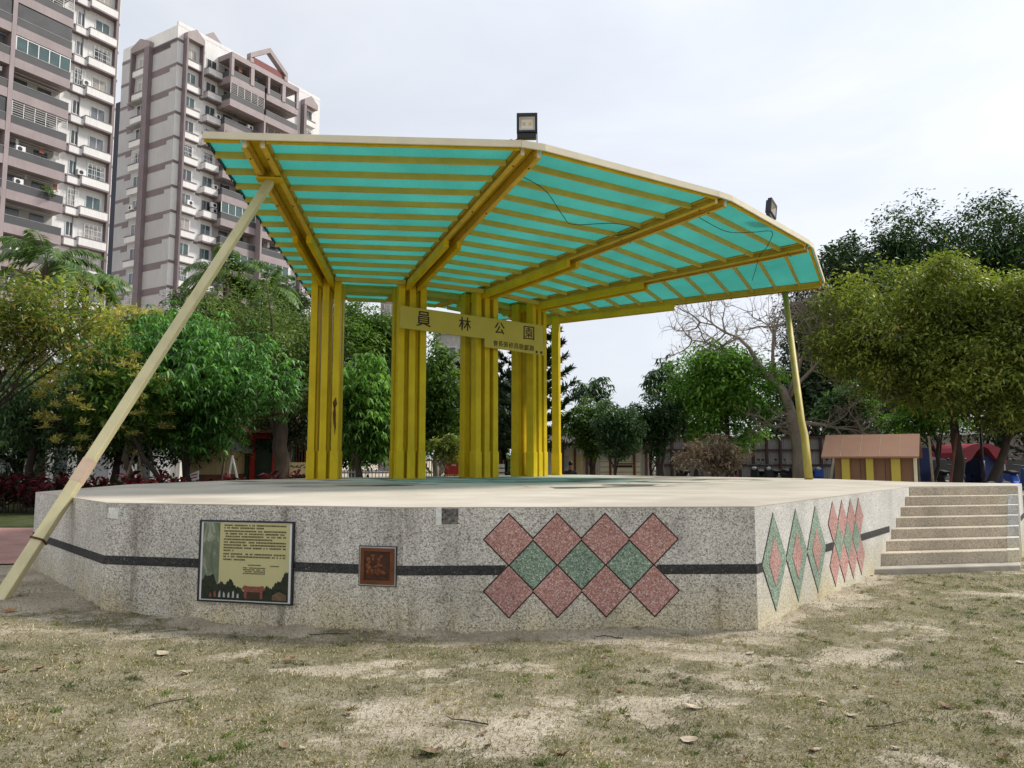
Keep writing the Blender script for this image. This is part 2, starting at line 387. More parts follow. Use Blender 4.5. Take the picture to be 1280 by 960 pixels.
# ------------------------------------------------------------------ camera, light, world
cam = bpy.data.cameras.new('camera'); co = bpy.data.objects.new('camera', cam); COL.objects.link(co)
cam.sensor_width = 36; cam.lens = F_ / 1280 * 36; cam.clip_end = 4000; cam.clip_start = .05
co.location = (0, 0, CH); co.rotation_euler = (math.pi / 2 + TH, 0, 0); SC.camera = co
SUN = Vector((.78, .30, .80)).normalized()
s = bpy.data.lights.new('sun', 'SUN'); s.energy = 3.0; s.angle = R(9); s.color = (1, .95, .87)
so = bpy.data.objects.new('sun', s); COL.objects.link(so); so.rotation_euler = (-SUN).to_track_quat('-Z', 'Y').to_euler(); so.location = (20, 10, 40)
w = bpy.data.worlds.new('World'); SC.world = w; w.use_nodes = True
nt = w.node_tree; nt.nodes.clear(); N = nt.nodes.new
sky = N('ShaderNodeTexSky'); sky.sky_type = 'NISHITA'; sky.sun_disc = False
sky.sun_elevation = math.asin(SUN.z); sky.sun_rotation = math.atan2(SUN.x, SUN.y)
b1 = N('ShaderNodeBackground'); b1.inputs[1].default_value = .07; nt.links.new(sky.outputs[0], b1.inputs[0])
tc = N('ShaderNodeTexCoord')
mp = N('ShaderNodeMapping'); mp.inputs['Scale'].default_value = (1, 1, 2.6); nt.links.new(tc.outputs['Generated'], mp.inputs[0])
cl = noise(nt, mp.outputs[0], 1.9, 7, .55, .5)
ccol = ramp(nt, cl, [(.3, (.50, .54, .605)), (.5, (.575, .60, .65)), (.66, (.65, .665, .69)), (.8, (.69, .695, .71))])
dp = N('ShaderNodeVectorMath'); dp.operation = 'DOT_PRODUCT'; dp.inputs[1].default_value = SUN
nt.links.new(tc.outputs['Generated'], dp.inputs[0])
gl = N('ShaderNodeMapRange'); gl.inputs[1].default_value = .35; gl.inputs[2].default_value = 1.0; gl.inputs[3].default_value = 1.0; gl.inputs[4].default_value = 1.3
nt.links.new(dp.outputs['Value'], gl.inputs[0])
b2 = N('ShaderNodeBackground'); nt.links.new(ccol, b2.inputs[0]); nt.links.new(gl.outputs[0], b2.inputs[1])
mx = N('ShaderNodeMixShader'); mx.inputs[0].default_value = .88
nt.links.new(b1.outputs[0], mx.inputs[1]); nt.links.new(b2.outputs[0], mx.inputs[2])
wo = N('ShaderNodeOutputWorld'); nt.links.new(mx.outputs[0], wo.inputs[0])
SC.view_settings.view_transform = 'Standard'; SC.view_settings.look = 'None'; SC.view_settings.gamma = 1
SC.view_settings.use_curve_mapping = False; SC.view_settings.exposure = .55
SC.render.engine = 'CYCLES'; SC.cycles.max_bounces = 6; SC.cycles.transparent_max_bounces = 4

# ------------------------------------------------------------------ ground
def vnoise(x, y, sc, seed=0):
    """smooth value noise, vectorised"""
    x = np.asarray(x) * sc; y = np.asarray(y) * sc
    xi = np.floor(x).astype(np.int64); yi = np.floor(y).astype(np.int64); fx = x - xi; fy = y - yi
    fx = fx * fx * (3 - 2 * fx); fy = fy * fy * (3 - 2 * fy)
    def h(a, b):
        n = (a * 374761393 + b * 668265263 + seed * 974634777) & 0xffffffff
        n = ((n ^ (n >> 13)) * 1274126177) & 0xffffffff
        return ((n ^ (n >> 16)) & 0xffff) / 65535.0
    return (h(xi, yi) * (1 - fx) + h(xi + 1, yi) * fx) * (1 - fy) + (h(xi, yi + 1) * (1 - fx) + h(xi + 1, yi + 1) * fx) * fy
STAGE_FRONT = [(-6.27, 10.2), (-4.02, 7.70), (-.975, 6.95), (2.205, 7.06), (6.27, 12.23)]
def wall_dist(x, y):
    best = np.full(np.shape(x), 1e9)
    for (x1, y1), (x2, y2) in zip(STAGE_FRONT[:-1], STAGE_FRONT[1:]):
        dx, dy = x2 - x1, y2 - y1; t = np.clip(((x - x1) * dx + (y - y1) * dy) / (dx * dx + dy * dy), 0, 1)
        best = np.minimum(best, np.hypot(x - x1 - t * dx, y - y1 - t * dy))
    return best
def cover(x, y):
    n = .3 * vnoise(x, y, .5, 1) + .32 * vnoise(x, y * 1.6, 1.4, 2) + .24 * vnoise(x, y * 1.5, 3.7, 3) + .14 * vnoise(x, y * 1.4, 9, 4)
    n = .5 + (n - .5) * 1.9
    bare = np.exp(-(wall_dist(np.asarray(x, float), np.asarray(y, float)) / .42) ** 2) * .42   # trodden strip along the stage
    left = np.clip((-np.asarray(x) - 3.6) / 1.5, 0, 1) * np.clip((np.asarray(y) - 5.6) / 1, 0, 1) * .5
    return np.clip(n - bare - left + .06, 0, 1)
def gh(x, y):
    x = np.asarray(x, float); y = np.asarray(y, float)
    s_ = np.clip((-x - 2) / 4, 0, 1); s_ = s_ * s_ * (3 - 2 * s_)
    near = np.clip((14 - y) / 4, 0, 1) * np.clip((12 - np.abs(x)) / 4, 0, 1)
    rise = np.clip((y - 22) / 6, 0, 1) * np.clip((x - 1) / 3, 0, 1) * .3
    bank = near * .07 * vnoise(x, y, 2.6, 9) * vnoise(x, y, 7.1, 10) * np.exp(-wall_dist(x, y) / .16)
    return rise + bank + .105 * s_ + near * (.035 * (vnoise(x, y, 1.1, 5) - .5) + .016 * (vnoise(x, y, 4.3, 6) - .5))
def axis(lo, hi, step, far):
    a = list(np.arange(lo, hi + 1e-6, step)); q = step; p = hi
    while p < far: q *= 1.35; p += q; a.append(p)
    q = step; p = lo
    while p > -far: q *= 1.35; p -= q; a.insert(0, p)
    return np.array(a)
gx = axis(-11, 13, .1, 1500); gy = axis(1.5, 13.5, .075, 1500)
GX, GY = np.meshgrid(gx, gy); GZ = gh(GX, GY)
me = bpy.data.meshes.new('ground'); nx, ny = len(gx), len(gy)
vs = np.stack([GX, GY, GZ], -1).reshape(-1, 3)
ii = np.arange(nx * ny).reshape(ny, nx)
fs = np.stack([ii[:-1, :-1], ii[:-1, 1:], ii[1:, 1:], ii[1:, :-1]], -1).reshape(-1, 4)
me.from_pydata(vs.tolist(), [], fs.tolist())
at = me.attributes.new('cover', 'FLOAT', 'POINT'); at.data.foreach_set('value', cover(GX, GY).reshape(-1).astype(np.float32))
me.materials.append(M['ground']); me.polygons.foreach_set('use_smooth', [True] * len(me.polygons))
tag(link('ground', me), kind='structure')
# brick path and lawn strip on the left
mb = MB(); mb.poly([(-7.0, 10.6, .118), (-5.6, 10.9, .118), (-5.4, 16.2, .118), (-40, 16.2, .118), (-40, 9.6, .118), (-8.6, 9.6, .118)])
tag(build(mb, 'brick_path', M['brick']), kind='structure')
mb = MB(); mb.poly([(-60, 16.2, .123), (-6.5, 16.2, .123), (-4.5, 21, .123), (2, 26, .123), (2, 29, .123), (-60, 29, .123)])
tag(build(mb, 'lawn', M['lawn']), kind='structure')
mb = MB(); mb.poly([(-90, 39, .12), (3, 36, .12), (3, 44, .12), (-90, 47, .12)])
tag(build(mb, 'road', plain('asphalt', (.05, .05, .052), .2, 1, .9, .3, 40)), kind='structure')

STAGE = [(-6.27, 10.2), (-4.02, 7.70), (-.975, 6.95), (2.205, 7.06), (6.27, 12.23), (8.3, 12.72), (9.12, 13.85), (7.75, 14.9), (6.98, 17.5),
         (5.6, 18.9), (3.5, 20.6), (1.5, 22.5), (-.9, 20.5), (-2.4, 19.1), (-4.5, 18.5), (-5.95, 15.6), (-6.62, 13.4)]
def inside_stage(x, y):
    c = np.zeros(np.shape(x), bool); n = len(STAGE)
    for i in range(n):
        x1, y1 = STAGE[i]; x2, y2 = STAGE[(i + 1) % n]
        c ^= ((y1 > y) != (y2 > y)) & (x < (x2 - x1) * (y - y1) / (y2 - y1 + 1e-12) + x1)
    return c
def blades(n, ylo, yhi, thr, name, mat, hmin, hmax, label_kind, seed):
    rg = np.random.default_rng(seed)
    y = ylo + (yhi - ylo) * rg.random(n) ** 1.6
    x = (rg.random(n) * 2 - 1) * (.78 * y + .6)
    c = cover(x, y)
    if 'green' in mat.name: c = c * .62 + .42 * vnoise(x, y, .8, 21) * (vnoise(x, y, 2.9, 22) * .6 + .5)
    keep = (c + .35 * (rg.random(n) - .5) > thr) & ~inside_stage(x, y) & ~((x < -5.5) & (y > 9.3))
    x = x[keep]; y = y[keep]
    if hmax > .031:      # a third of the blades gather in tufts
        m_ = len(x) // 3; t_ = max(1, m_ // 26); q_ = rg.integers(0, t_, m_) + m_
        x[:m_] = x[q_] + rg.normal(0, .018, m_); y[:m_] = y[q_] + rg.normal(0, .018, m_)
    n = len(x); z = gh(x, y)
    a = rg.random(n) * 2 * np.pi; L = hmin + (hmax - hmin) * rg.random(n); L[:n // 3] *= 1.35 if hmax > .031 else 1; tilt = .55 + 1.0 * rg.random(n)
    dx = np.cos(a) * L * np.sin(tilt); dy = np.sin(a) * L * np.sin(tilt); dz = L * np.cos(tilt)
    w_ = .0022 + .0022 * rg.random(n); px = -np.sin(a) * w_; py = np.cos(a) * w_
    P0 = np.stack([x - px, y - py, z - .004], -1); P1 = np.stack([x + px, y + py, z - .004], -1)
    mid = np.stack([x + dx * .55 + px * .6, y + dy * .55 + py * .6, z + dz * .7], -1); tip = np.stack([x + dx, y + dy, z + dz * .85], -1)
    V = np.stack([P0, P1, mid, tip], 1)
    tag(build_np(V, 4, name, mat), label_kind, 'grass', kind='stuff')
blades(190000, 2.2, 12.5, .42, 'grass', M['blade'], .012, .034, 'short dry straw coloured grass growing over the bare park ground', 3)
blades(150000, 2.2, 12.5, .64, 'grass', M['blade_green'], .012, .036, 'short green grass in the denser patches before the stage', 4)

blades(150000, 2.2, 12.5, -9, 'straw_litter', M['blade'], .006, .03, 'loose bits of dry straw lying on the bare sandy ground', 8)
def clods(n, seed):
    rg = np.random.default_rng(seed); y = 2.3 + 9.5 * rg.random(n) ** 1.5; x = (rg.random(n) * 2 - 1) * (.78 * y + .4)
    k = ~inside_stage(x, y) & ~((x < -5.3) & (y > 9.3)); near = wall_dist(x, y) < .5
    k &= near | (rg.random(n) < .35); x = x[k]; y = y[k]; n = len(x); z = gh(x, y); r = .004 + .009 * rg.random(n) ** 3
    ang = rg.random((n, 5)) * .5 + np.arange(5) * 1.2566; Vv = []
    ring = np.stack([x[:, None] + np.cos(ang) * r[:, None], y[:, None] + np.sin(ang) * r[:, None], np.repeat(z[:, None] - .002, 5, 1)], -1)
    top = np.stack([x + r * .2, y, z + r * rg.uniform(.5, 1.1, n)], -1)
    for i in range(5): Vv.append(np.stack([ring[:, i], ring[:, (i + 1) % 5], top], 1))
    tag(build_np(np.concatenate(Vv), 3, 'gravel', plain('grit', (.34, .30, .245), .35, 30, .95)), 'small stones and clods of dry soil on the ground by the stage', 'gravel', kind='stuff')
clods(26000, 31)
# ------------------------------------------------------------------ stage
H = 1.10
stage = thing('stage', (1.3, 14, 0), 'low many sided open air stage with pebble walls, black band and diamond patterns', 'stage')
def v2(i): return Vector((*STAGE[i], 0))
mb = MB()
n = len(STAGE)
TOPH = H - .01
for i in range(n):
    a, b = STAGE[i], STAGE[(i + 1) % n]
    mb.poly([(a[0], a[1], -.15), (b[0], b[1], -.15), (b[0], b[1], TOPH), (a[0], a[1], TOPH)], 1 if i in (3, 4, 5, 6, 7) else 0)
build(mb, 'wall', [M['wall'], M['wall_pale_lit']], stage)
mb = MB()
mb.prism([(x, y, TOPH) for x, y in STAGE], (0, 0, .01))
build(mb, 'floor', M['floor'], stage)
def face_frame(a, b):
    a = Vector((*a, 0)); b = Vector((*b, 0)); u = (b - a).normalized(); nn = Vector((u.y, -u.x, 0)); L = (b - a).length
    return (lambda t, k, z: tuple(a + u * t + nn * k + Vector((0, 0, z)))), a, u, nn, L
FA = face_frame(STAGE[1], STAGE[2]); FB = face_frame(STAGE[2], STAGE[3]); FC = face_frame(STAGE[3], STAGE[4]); FD = face_frame(STAGE[0], STAGE[1]); FE = face_frame(STAGE[5], STAGE[6])
def wall_hit(fr, x, y):
    """photo pixel -> (t, z) on a stage wall"""
    _, a, u, nn, L = fr
    v = (480 - y) / F_; q = (x - 640) / F_
    d = Vector((q, CT - v * ST, ST + v * CT)); o = Vector((0, 0, CH))
    k = (a - o).dot(nn) / d.dot(nn); p = o + d * k
    return (p - a).dot(u), p.z
BZ0, BZ1 = .50, .585
def band(fr, t0, t1):
    mb = MB(); mb.box(t0, t1, .004, -.02, BZ0, BZ1, 0, fr[0]); build(mb, 'band', M['band'], stage)
band(FD, 0, FD[4] - .002)
sx0 = wall_hit(FA, 251, 700)[0]; sx1 = wall_hit(FA, 367, 700)[0]; cx0 = wall_hit(FA, 448, 708)[0]; cx1 = wall_hit(FA, 496.5, 708)[0]
band(FA, 0, sx0); band(FA, sx1, cx0); band(FA, cx1, FA[4])
def diamond(fr, t, z, hw, hh, mat, k=.006, outline=True, name='diamond_inlay'):
    o = None
    if outline:
        e = .016
        mb = MB(); mb.prism([fr[0](t - hw - e, -.01, z), fr[0](t, -.01, z - hh - e), fr[0](t + hw + e, -.01, z), fr[0](t, -.01, z + hh + e)], fr[3] * (.01 + k * .5))
        build(mb, 'inlay_border', M['line'], stage)
    mb = MB(); mb.prism([fr[0](t - hw, -.01, z), fr[0](t, -.01, z - hh), fr[0](t + hw, -.01, z), fr[0](t, -.01, z + hh)], fr[3] * (.01 + k))
    return build(mb, name, mat, stage)
# front wall: two rows of red diamonds with green ones between
tu = [wall_hit(FB, x, 674)[0] for x in (636, 816.6)]
zu = wall_hit(FB, 726, 674)[1]; zl = wall_hit(FB, 726, 738.5)[1]
dt = (tu[1] - tu[0]) / 3; hh = (zu - zl) / 2
for i in range(4):
    diamond(FB, tu[0] + dt * i, zu, dt / 2, hh - .006, M['red_st']); diamond(FB, tu[0] + dt * i, zl, dt / 2, hh - .006, M['red_st'])
for i in range(3): diamond(FB, tu[0] + dt * (i + .5), (zu + zl) / 2, dt / 2 - .01, hh - .02, M['green_st'], .009, False)
band(FB, 0, tu[0] - .03); band(FB, tu[1] + .03, FB[4])
# right wall
g0 = wall_hit(FC, 952, 695)[0]; g1 = wall_hit(FC, 1031.5, 680)[0]; gd = (g1 - g0) / 3
for i in range(3):
    t = g0 + gd * (i + .5)
    diamond(FC, t, .56, gd / 2, .45, M['green_st']); diamond(FC, t, .56, gd * .24, .23, M['red_st'], .01, False)
r0 = wall_hit(FC, 1035.5, 665)[0]; r1 = wall_hit(FC, 1079, 655)[0]; rd = (r1 - r0) / 4
for i in range(4):
    diamond(FC, r0 + rd * (i + .5), .80, rd / 2, .235, M['red_st']); diamond(FC, r0 + rd * (i + .5), .33, rd / 2, .235, M['red_st'])
for i in range(3): diamond(FC, r0 + rd * (i + 1), .565, rd / 2 - .01, .22, M['green_st'], .009, False)
band(FC, .0, g0 + .02); band(FC, g1, r0 + rd * .48); band(FC, r1 - rd * .48, wall_hit(FC, 1111, 648)[0])
band(FE, .32, FE[4])
# broken corner patches
mb = MB(); mb.prism([FA[0](.03, -.02, H - .05), FA[0](.02, -.02, H - .15), FA[0](.14, -.02, H - .16), FA[0](.15, -.02, H - .05)], FA[3] * .026)
build(mb, 'bare_patch', M['white_chip'], stage)
tA = wall_hit(FB, 545, 640)[0]
mb = MB(); mb.box(tA, tA + .05, .005, -.02, H - .16, H - .004, 0, FB[0]); build(mb, 'bare_patch', M['white_chip'], stage)
mb = MB(); mb.box(tA + .05, tA + .2, .004, -.02, H - .15, H - .012, 0, FB[0]); mb.box(tA + .105, tA + .14, .02, .004, H - .145, H - .08, 0, FB[0]); build(mb, 'mortar_patch', M['socket'], stage)
# stairs between the right wall and the raised corner
stairs = thing('staircase', (7, 11.5, 0), 'broad flight of brown pebble steps up to the right side of the stage', 'stairs')
Dp, Ep = v2(4), v2(5); lC = FC[2]; lE = Vector((.56, .83, 0)).normalized()
def riser(k):   # k treads below the top edge
    return Dp - lC * (.335 * k), Ep - lE * (.335 * k)
rh = (H - .11) / 7
for k in range(1, 8):
    a, b = riser(k - 1); c, d = riser(k); z1 = H - rh * k
    if k == 7: continue
    a2, b2 = a + lC * .02, b + lE * .02
    z1 = H - rh * k
    e = lC * .012
    mb = MB(); mb.hexa([(*c.xy, -.1), (*d.xy, -.1), (*b2.xy, -.1), (*a2.xy, -.1), (*c.xy, z1), (*d.xy, z1), (*b2.xy, z1), (*a2.xy, z1)])
    build(mb, 'step', M['step'], stairs, bevel=.012)
    # pale nosing on the tread and paler cheek end
    mb = MB(); q = (d - c).normalized(); nn = Vector((q.y, -q.x, 0)); dd = d + q * .004
    mb.hexa([(*(d - q * .2 + nn * .004).xy, -.1), (*(dd + nn * .004).xy, -.1), (*(dd + lE * .3).xy, -.1), (*(d - q * .2 + lE * .3).xy, -.1), (*(d - q * .2 + nn * .004).xy, z1 + .003), (*(dd + nn * .004).xy, z1 + .003), (*(dd + lE * .3).xy, z1 + .003), (*(d - q * .2 + lE * .3).xy, z1 + .003)])
    build(mb, 'step_end', M['wall_pale_lit'], stairs)
a, b = riser(0)
mb = MB(); q = (b - a).normalized(); nn = Vector((q.y, -q.x, 0))
mb.hexa([(*(a - q * .0 + nn * .01).xy, 0), (*(b + nn * .01).xy, 0), (*(b - nn * .02).xy, 0), (*(a - nn * .02).xy, 0), (*(a + nn * .01).xy, H - .02), (*(b + nn * .01).xy, H - .02), (*(b - nn * .02).xy, H - .02), (*(a - nn * .02).xy, H - .02)])
build(mb, 'step', M['step'], stairs)
a, b = riser(6); c, d = riser(7.1); q = (b - a).normalized()
mb = MB(); mb.hexa([(*(c - q * .1).xy, -.1), (*(d + q * .02).xy, -.1), (*(b + q * .02).xy, -.1), (*a.xy, -.1), (*(c - q * .1).xy, .085), (*(d + q * .02).xy, .085), (*(b + q * .02).xy, .085), (*a.xy, .085)])
build(mb, 'base_slab', M['slab'], stairs, bevel=.015)

# ------------------------------------------------------------------ plaques on the front wall
def on_wall(fr, p):      # photo pixel quad corner -> frame coords
    return wall_hit(fr, *p)
tl, tr, bl, br = [wall_hit(FA, *p) for p in ((253, 651), (368, 653.4), (250.5, 748), (365.5, 756.5))]
T0 = (tl[0] + bl[0]) / 2; T1 = (tr[0] + br[0]) / 2; Z1 = (tl[1] + tr[1]) / 2; Z0 = (bl[1] + br[1]) / 2
sg = thing('information_board', FA[0]((T0 + T1) / 2, 0, Z0), 'framed pale olive notice with printed lines of text above trees and a red gate', 'information board')
W_, H_ = T1 - T0, Z1 - Z0
def fa(x, k, y): return FA[0](T0 + x * W_, k, Z0 + y * H_)     # 0..1 over the board
mb = MB(); mb.box(0, 1, .0, .022, 0, 1, 0, fa); build(mb, 'backing', M['white_frame'], sg)
mb = MB()
for r_ in ((-.012, 1.012, -.014, .006), (-.012, 1.012, .994, 1.014), (-.012, .006, .006, .994), (.994, 1.012, .006, .994)): mb.box(r_[0], r_[1], 0, .03, r_[2], r_[3], 0, fa)
build(mb, 'frame', M['dark_metal'], sg)
mb = MB(); mb.box(.03, .965, .02, .0245, .02, .985, 0, fa); build(mb, 'panel', plain('pale_olive_print', (.52, .48, .24), .05, 3, .35), sg)
def m_misty():
    m, nt, N = nodes_of('misty_green_print'); v = coords(nt, (9, 9, 4))
    return finish(m, nt, ramp(nt, noise(nt, v, 1.1, 5, .6, 1.5), [(.35, (.09, .12, .075)), (.55, (.17, .2, .13)), (.62, (.34, .37, .28)), (.68, (.2, .23, .16))]), .35)
mb = MB(); mb.box(.03, .215, .024, .0262, .2, .985, 0, fa); build(mb, 'misty_picture', m_misty(), sg)
mb = MB()
rows = [(.945, .26, .93), (.912, .26, .68), (.872, .26, .93), (.838, .26, .93), (.804, .26, .93), (.768, .26, .78), (.732, .26, .92), (.697, .26, .92), (.662, .26, .93), (.628, .26, .36), (.585, .26, .92), (.552, .26, .92), (.515, .26, .49), (.455, .53, .66), (.45, .77, .86), (.42, .48, .71), (.397, .48, .71), (.374, .48, .71), (.351, .48, .71)]
rr_ = random.Random(5)
for y, x0, x1 in rows:
    x = x0
    hgt = .019 if y > .5 else .013
    while x < x1:
        wd = .016
        if rr_.random() > .1:   # one small printed sign: two or three strokes
            mb.box(x, x + wd * .8, .024, .0262, y, y + hgt * .28, 0, fa); mb.box(x, x + wd * .8, .024, .0262, y + hgt * .6, y + hgt * .95, 0, fa); mb.box(x + wd * rr_.choice((.1, .3, .5)), x + wd * rr_.choice((.55, .7)), .024, .0262, y + hgt * .25, y + hgt * .65, 0, fa)
        x += wd
build(mb, 'text_lines', M['ink'], sg)
def ridge(x0, x1, base, amp, seed, jag=110):
    rg = random.Random(seed); pts = []
    for i in range(jag + 1):
        t = i / jag; x = x0 + (x1 - x0) * t
        pts.append((x, base(t) + amp * (rg.random() - .5)))
    return pts
def flat_shape(pts, k0, k1, name, mat, parent, f=fa):
    mb = MB(); lo = [f(x, k0, y) for x, y in pts]; hi = [f(x, k1, y) for x, y in pts]
    nrm = Vector(hi[0]) - Vector(lo[0]); mb.prism(lo, nrm); return build(mb, name, mat, parent)
dkg = plain('dark_green_print', (.012, .02, .01), .6, 30, .35)
pts = [(.03, .02)] + [(.965, .02)] + list(reversed(ridge(.03, .965, lambda t: .12 + .2 * math.exp(-((t - .1) / .13) ** 2) + .12 * math.exp(-((t - .35) / .1) ** 2) + .27 * math.exp(-((t - 1.05) / .22) ** 2) + .02 * math.sin(t * 60) + .015 * math.sin(t * 27), .035, 2)))
flat_shape(pts, .024, .0268, 'tree_picture', dkg, sg)
redp = plain('red_print', (.22, .07, .05), .2, 30, .35)
flat_shape([(.5, .05), (.7, .05), (.7, .15), (.73, .16), (.7, .21), (.66, .2), (.54, .2), (.5, .21), (.47, .16), (.5, .15)], .026, .0285, 'gate_picture', redp, sg)
flat_shape([(.53, .05), (.67, .05), (.67, .13), (.53, .13)], .028, .03, 'gate_opening', M['ink'], sg)
flat_shape([(.8, .04), (.95, .04), (.95, .1), (.875, .15), (.8, .1)], .026, .0282, 'house_picture', plain('brown_print', (.14, .09, .05), .3, 30, .35), sg)
for i in range(7): flat_shape([(.12 + i * .05, .05), (.145 + i * .05, .05), (.14 + i * .05, .1 + .02 * (i % 3)), (.125 + i * .05, .1 + .02 * (i % 2))], .026, .0282, 'figure_picture', redp if i < 2 else plain('white_print', (.4, .42, .4), .2, 30, .35), sg)
# bronze plaque
tl, tr, bl, br = [wall_hit(FA, *p) for p in ((449.5, 682), (496.5, 682.6), (449, 732.5), (495.8, 733))]
T0 = (tl[0] + bl[0]) / 2; T1 = min((tr[0] + br[0]) / 2, FA[4] - .015); Z1 = (tl[1] + tr[1]) / 2; Z0 = (bl[1] + br[1]) / 2; W_, H_ = T1 - T0, Z1 - Z0
pq = thing('relief_plaque', FA[0]((T0 + T1) / 2, 0, Z0), 'small square reddish brown metal relief plaque set in the black band', 'plaque')
cop = plain('brown_copper', (.17, .06, .025), .25, 9, .45, .3, 30, .5); copd = plain('dark_copper', (.07, .03, .018), .4, 14, .5, .4, 40, .5)
mb = MB(); mb.box(0, 1, 0, .012, 0, 1, 0, fa); build(mb, 'backing', M['dark_metal'], pq)
mb = MB(); mb.box(.02, .98, .012, .014, .02, .98, 0, fa); build(mb, 'bright_edge', M['steel'], pq)
mb = MB()
for r_ in ((.05, .95, .05, .15), (.05, .95, .86, .95), (.05, .16, .15, .86), (.84, .95, .15, .86)): mb.box(r_[0], r_[1], .012, .026, r_[2], r_[3], 0, fa)
build(mb, 'frame', cop, pq, bevel=.003)
mb = MB(); mb.box(.15, .85, .012, .018, .14, .87, 0, fa); build(mb, 'field', copd, pq)
mb = MB(); rg = random.Random(9)
for i in range(26):
    x = .25 + .5 * rg.random(); y = .3 + .45 * rg.random(); p = fa(x, .019, y); s_ = .012 + .014 * rg.random()
    mb.ball(p, s_, .006, s_ * (.6 + rg.random()), 8)
build(mb, 'relief', cop, pq, True)

# ------------------------------------------------------------------ pavilion
FCX, FCY, FR, FRO, A0, DA = -4.6587, 23.4043, 6.184, 13.206, .0761, .29842
ZI, ZO = 5.381, 5.942
DL = .14                                   # depth of the short lower channel
SL = (ZO - (ZI + DL)) / (FRO - FR)          # slope of the upper channel underside
def dirn(i): a = A0 + DA * i; return Vector((math.sin(a), -math.cos(a), 0))
def lat(i): d = dirn(i); return Vector((-d.y, d.x, 0))
ROS = [12.89, 13.47, 13.3, 13.206, 13.206]
def fan(i, r, l=0, z=0):
    if r > FR: r = FR + (r - FR) * (ROS[i] - FR) / (FRO - FR)
    p = Vector((FCX, FCY, 0)) + dirn(i) * r + lat(i) * l; p.z = z; return p
def zu_(r): return ZI + DL + SL * (r - FR)  # underside of the upper channel
BD = .14
pav = thing('pavilion', fan(1, FR, 0, H), 'yellow steel shelter with fan shaped green translucent roof standing over the stage', 'pavilion')
fin = .145
def post(parent, i, r, l, depth, width, name='post'):
    mb = MB()
    def fr(x, y, z): p = fan(i, r + y, l + x); p.z = z; return tuple(p)
    top = zu_(r) + .06
    mb.box(-width / 2, width / 2, -depth / 2, depth / 2, H, top, 0, fr)
    mb.box(-width / 2 - .016, width / 2 + .016, -depth / 2 - .016, depth / 2 + .016, H, H + .62, 0, fr)
    return build(mb, name, M['yellow'], parent, bevel=.008)
for i in range(5):
    mb = MB()
    def fr(x, y, z): p = fan(i, FR + y, x); p.z = z; return tuple(p)
    if i < 4:
        mb.box(-.06, .06, -.28, .28, H + .02, H + .05, 0, fr)
        mb.box(-.30, .30, -.30, .30, H, H + .018, 0, fr)
        c = build(mb, 'column', M['yellow'], pav)
        for dy in (.235, -.235):
            for dx in (-.255, 0, .255): post(c, i, FR + dy, dx, .21, fin)
    else:
        mb.box(-.15, .15, -.15, .15, H, H + .018, 0, fr)
        c = build(mb, 'column', M['yellow'], pav)
        for dx in (-.066, .066): post(c, i, FR, dx, .2, .11)
# rust scars on posts
mb = MB()
def fr1(x, y, z): p = fan(0, FR + y, x); p.z = z; return tuple(p)
for x, z, w2, h2 in ((.245, 2.55, .035, .3), (.265, 2.3, .02, .25), (.25, 2.78, .05, .16)):
    mb.prism([fr1(x - w2, .341, z), fr1(x - w2 * .3, .341, z - h2), fr1(x + w2, .341, z - h2 * .2), fr1(x + w2 * .4, .341, z + h2 * .8)], fr1(0, .344, 0) - Vector(fr1(0, .341, 0)) if False else (Vector(fr1(0, .3435, 0)) - Vector(fr1(0, .341, 0))))
build(mb, 'rust_scar', M['rust'], pav)
RMID = [9.5, 9.5, 9.5, 9.5, 9.5]
for i in range(5):
    r0_, r1_ = 5.25, FRO
    offs = (-.128, .128) if i < 4 else (-.07, .07)
    bm_ = MB()
    cw = .1 if i < 4 else .07
    for l in offs:
        # C channel: web + two flanges
        wo = math.copysign(cw / 2 - .012, l)
        for (la, lb, za, zb) in ((l - wo - .012, l - wo + .012, 0, BD), (l - cw / 2, l + cw / 2, 0, .022), (l - cw / 2, l + cw / 2, BD - .022, BD)):
            p = []
            for rr in (r0_, r1_):
                for ll, zz in ((la, za), (lb, za), (lb, zb), (la, zb)):
                    q = fan(i, rr, ll); q.z = zu_(rr) + zz; p.append(q)
            bm_.hexa(p)
    b_ = build(bm_, 'beam', M['yellow_beam'], pav)
    mb = MB()
    for l in offs:
        p = []
        for rr in (5.45, RMID[i]):
            for ll, zz in ((l - cw / 2 + .004, -DL), (l + cw / 2 - .004, -DL), (l + cw / 2 - .004, -.002), (l - cw / 2 + .004, -.002)):
                q = fan(i, rr, ll); q.z = zu_(rr) + zz; p.append(q)
        mb.hexa(p)
    build(mb, 'lower_channel', M['yellow'], b_)
    for l in offs:               # pale cut ends facing outwards
        mb = MB(); p = []
        for rr in (r1_ + .002, r1_ + .008):
            for ll, zz in ((l - cw * .28, .0), (l + cw * .28, .0), (l + cw * .28, BD), (l - cw * .28, BD)):
                q = fan(i, rr, ll); q.z = zu_(r1_) + zz; p.append(q)
        mb.hexa(p)
        build(mb, 'end_plate', M['fascia'], b_)
    for rr in (FRO - .35, 11.0):
        for l in offs:
            mb = MB(); q = fan(i, rr, l); q.z = zu_(rr) - .012; mb.ball(q, .016, .016, .012, 6)
            build(mb, 'bolt', M['rust'], b_)
PZ = .012
RBACK = 4.25
def roof_pt(i, r, l, dz):   # on a beam line
    q = fan(i, r, l); q.z = zu_(r) + BD + dz; return q
PR = [FRO - .5 - .585 * k for k in range(15)]
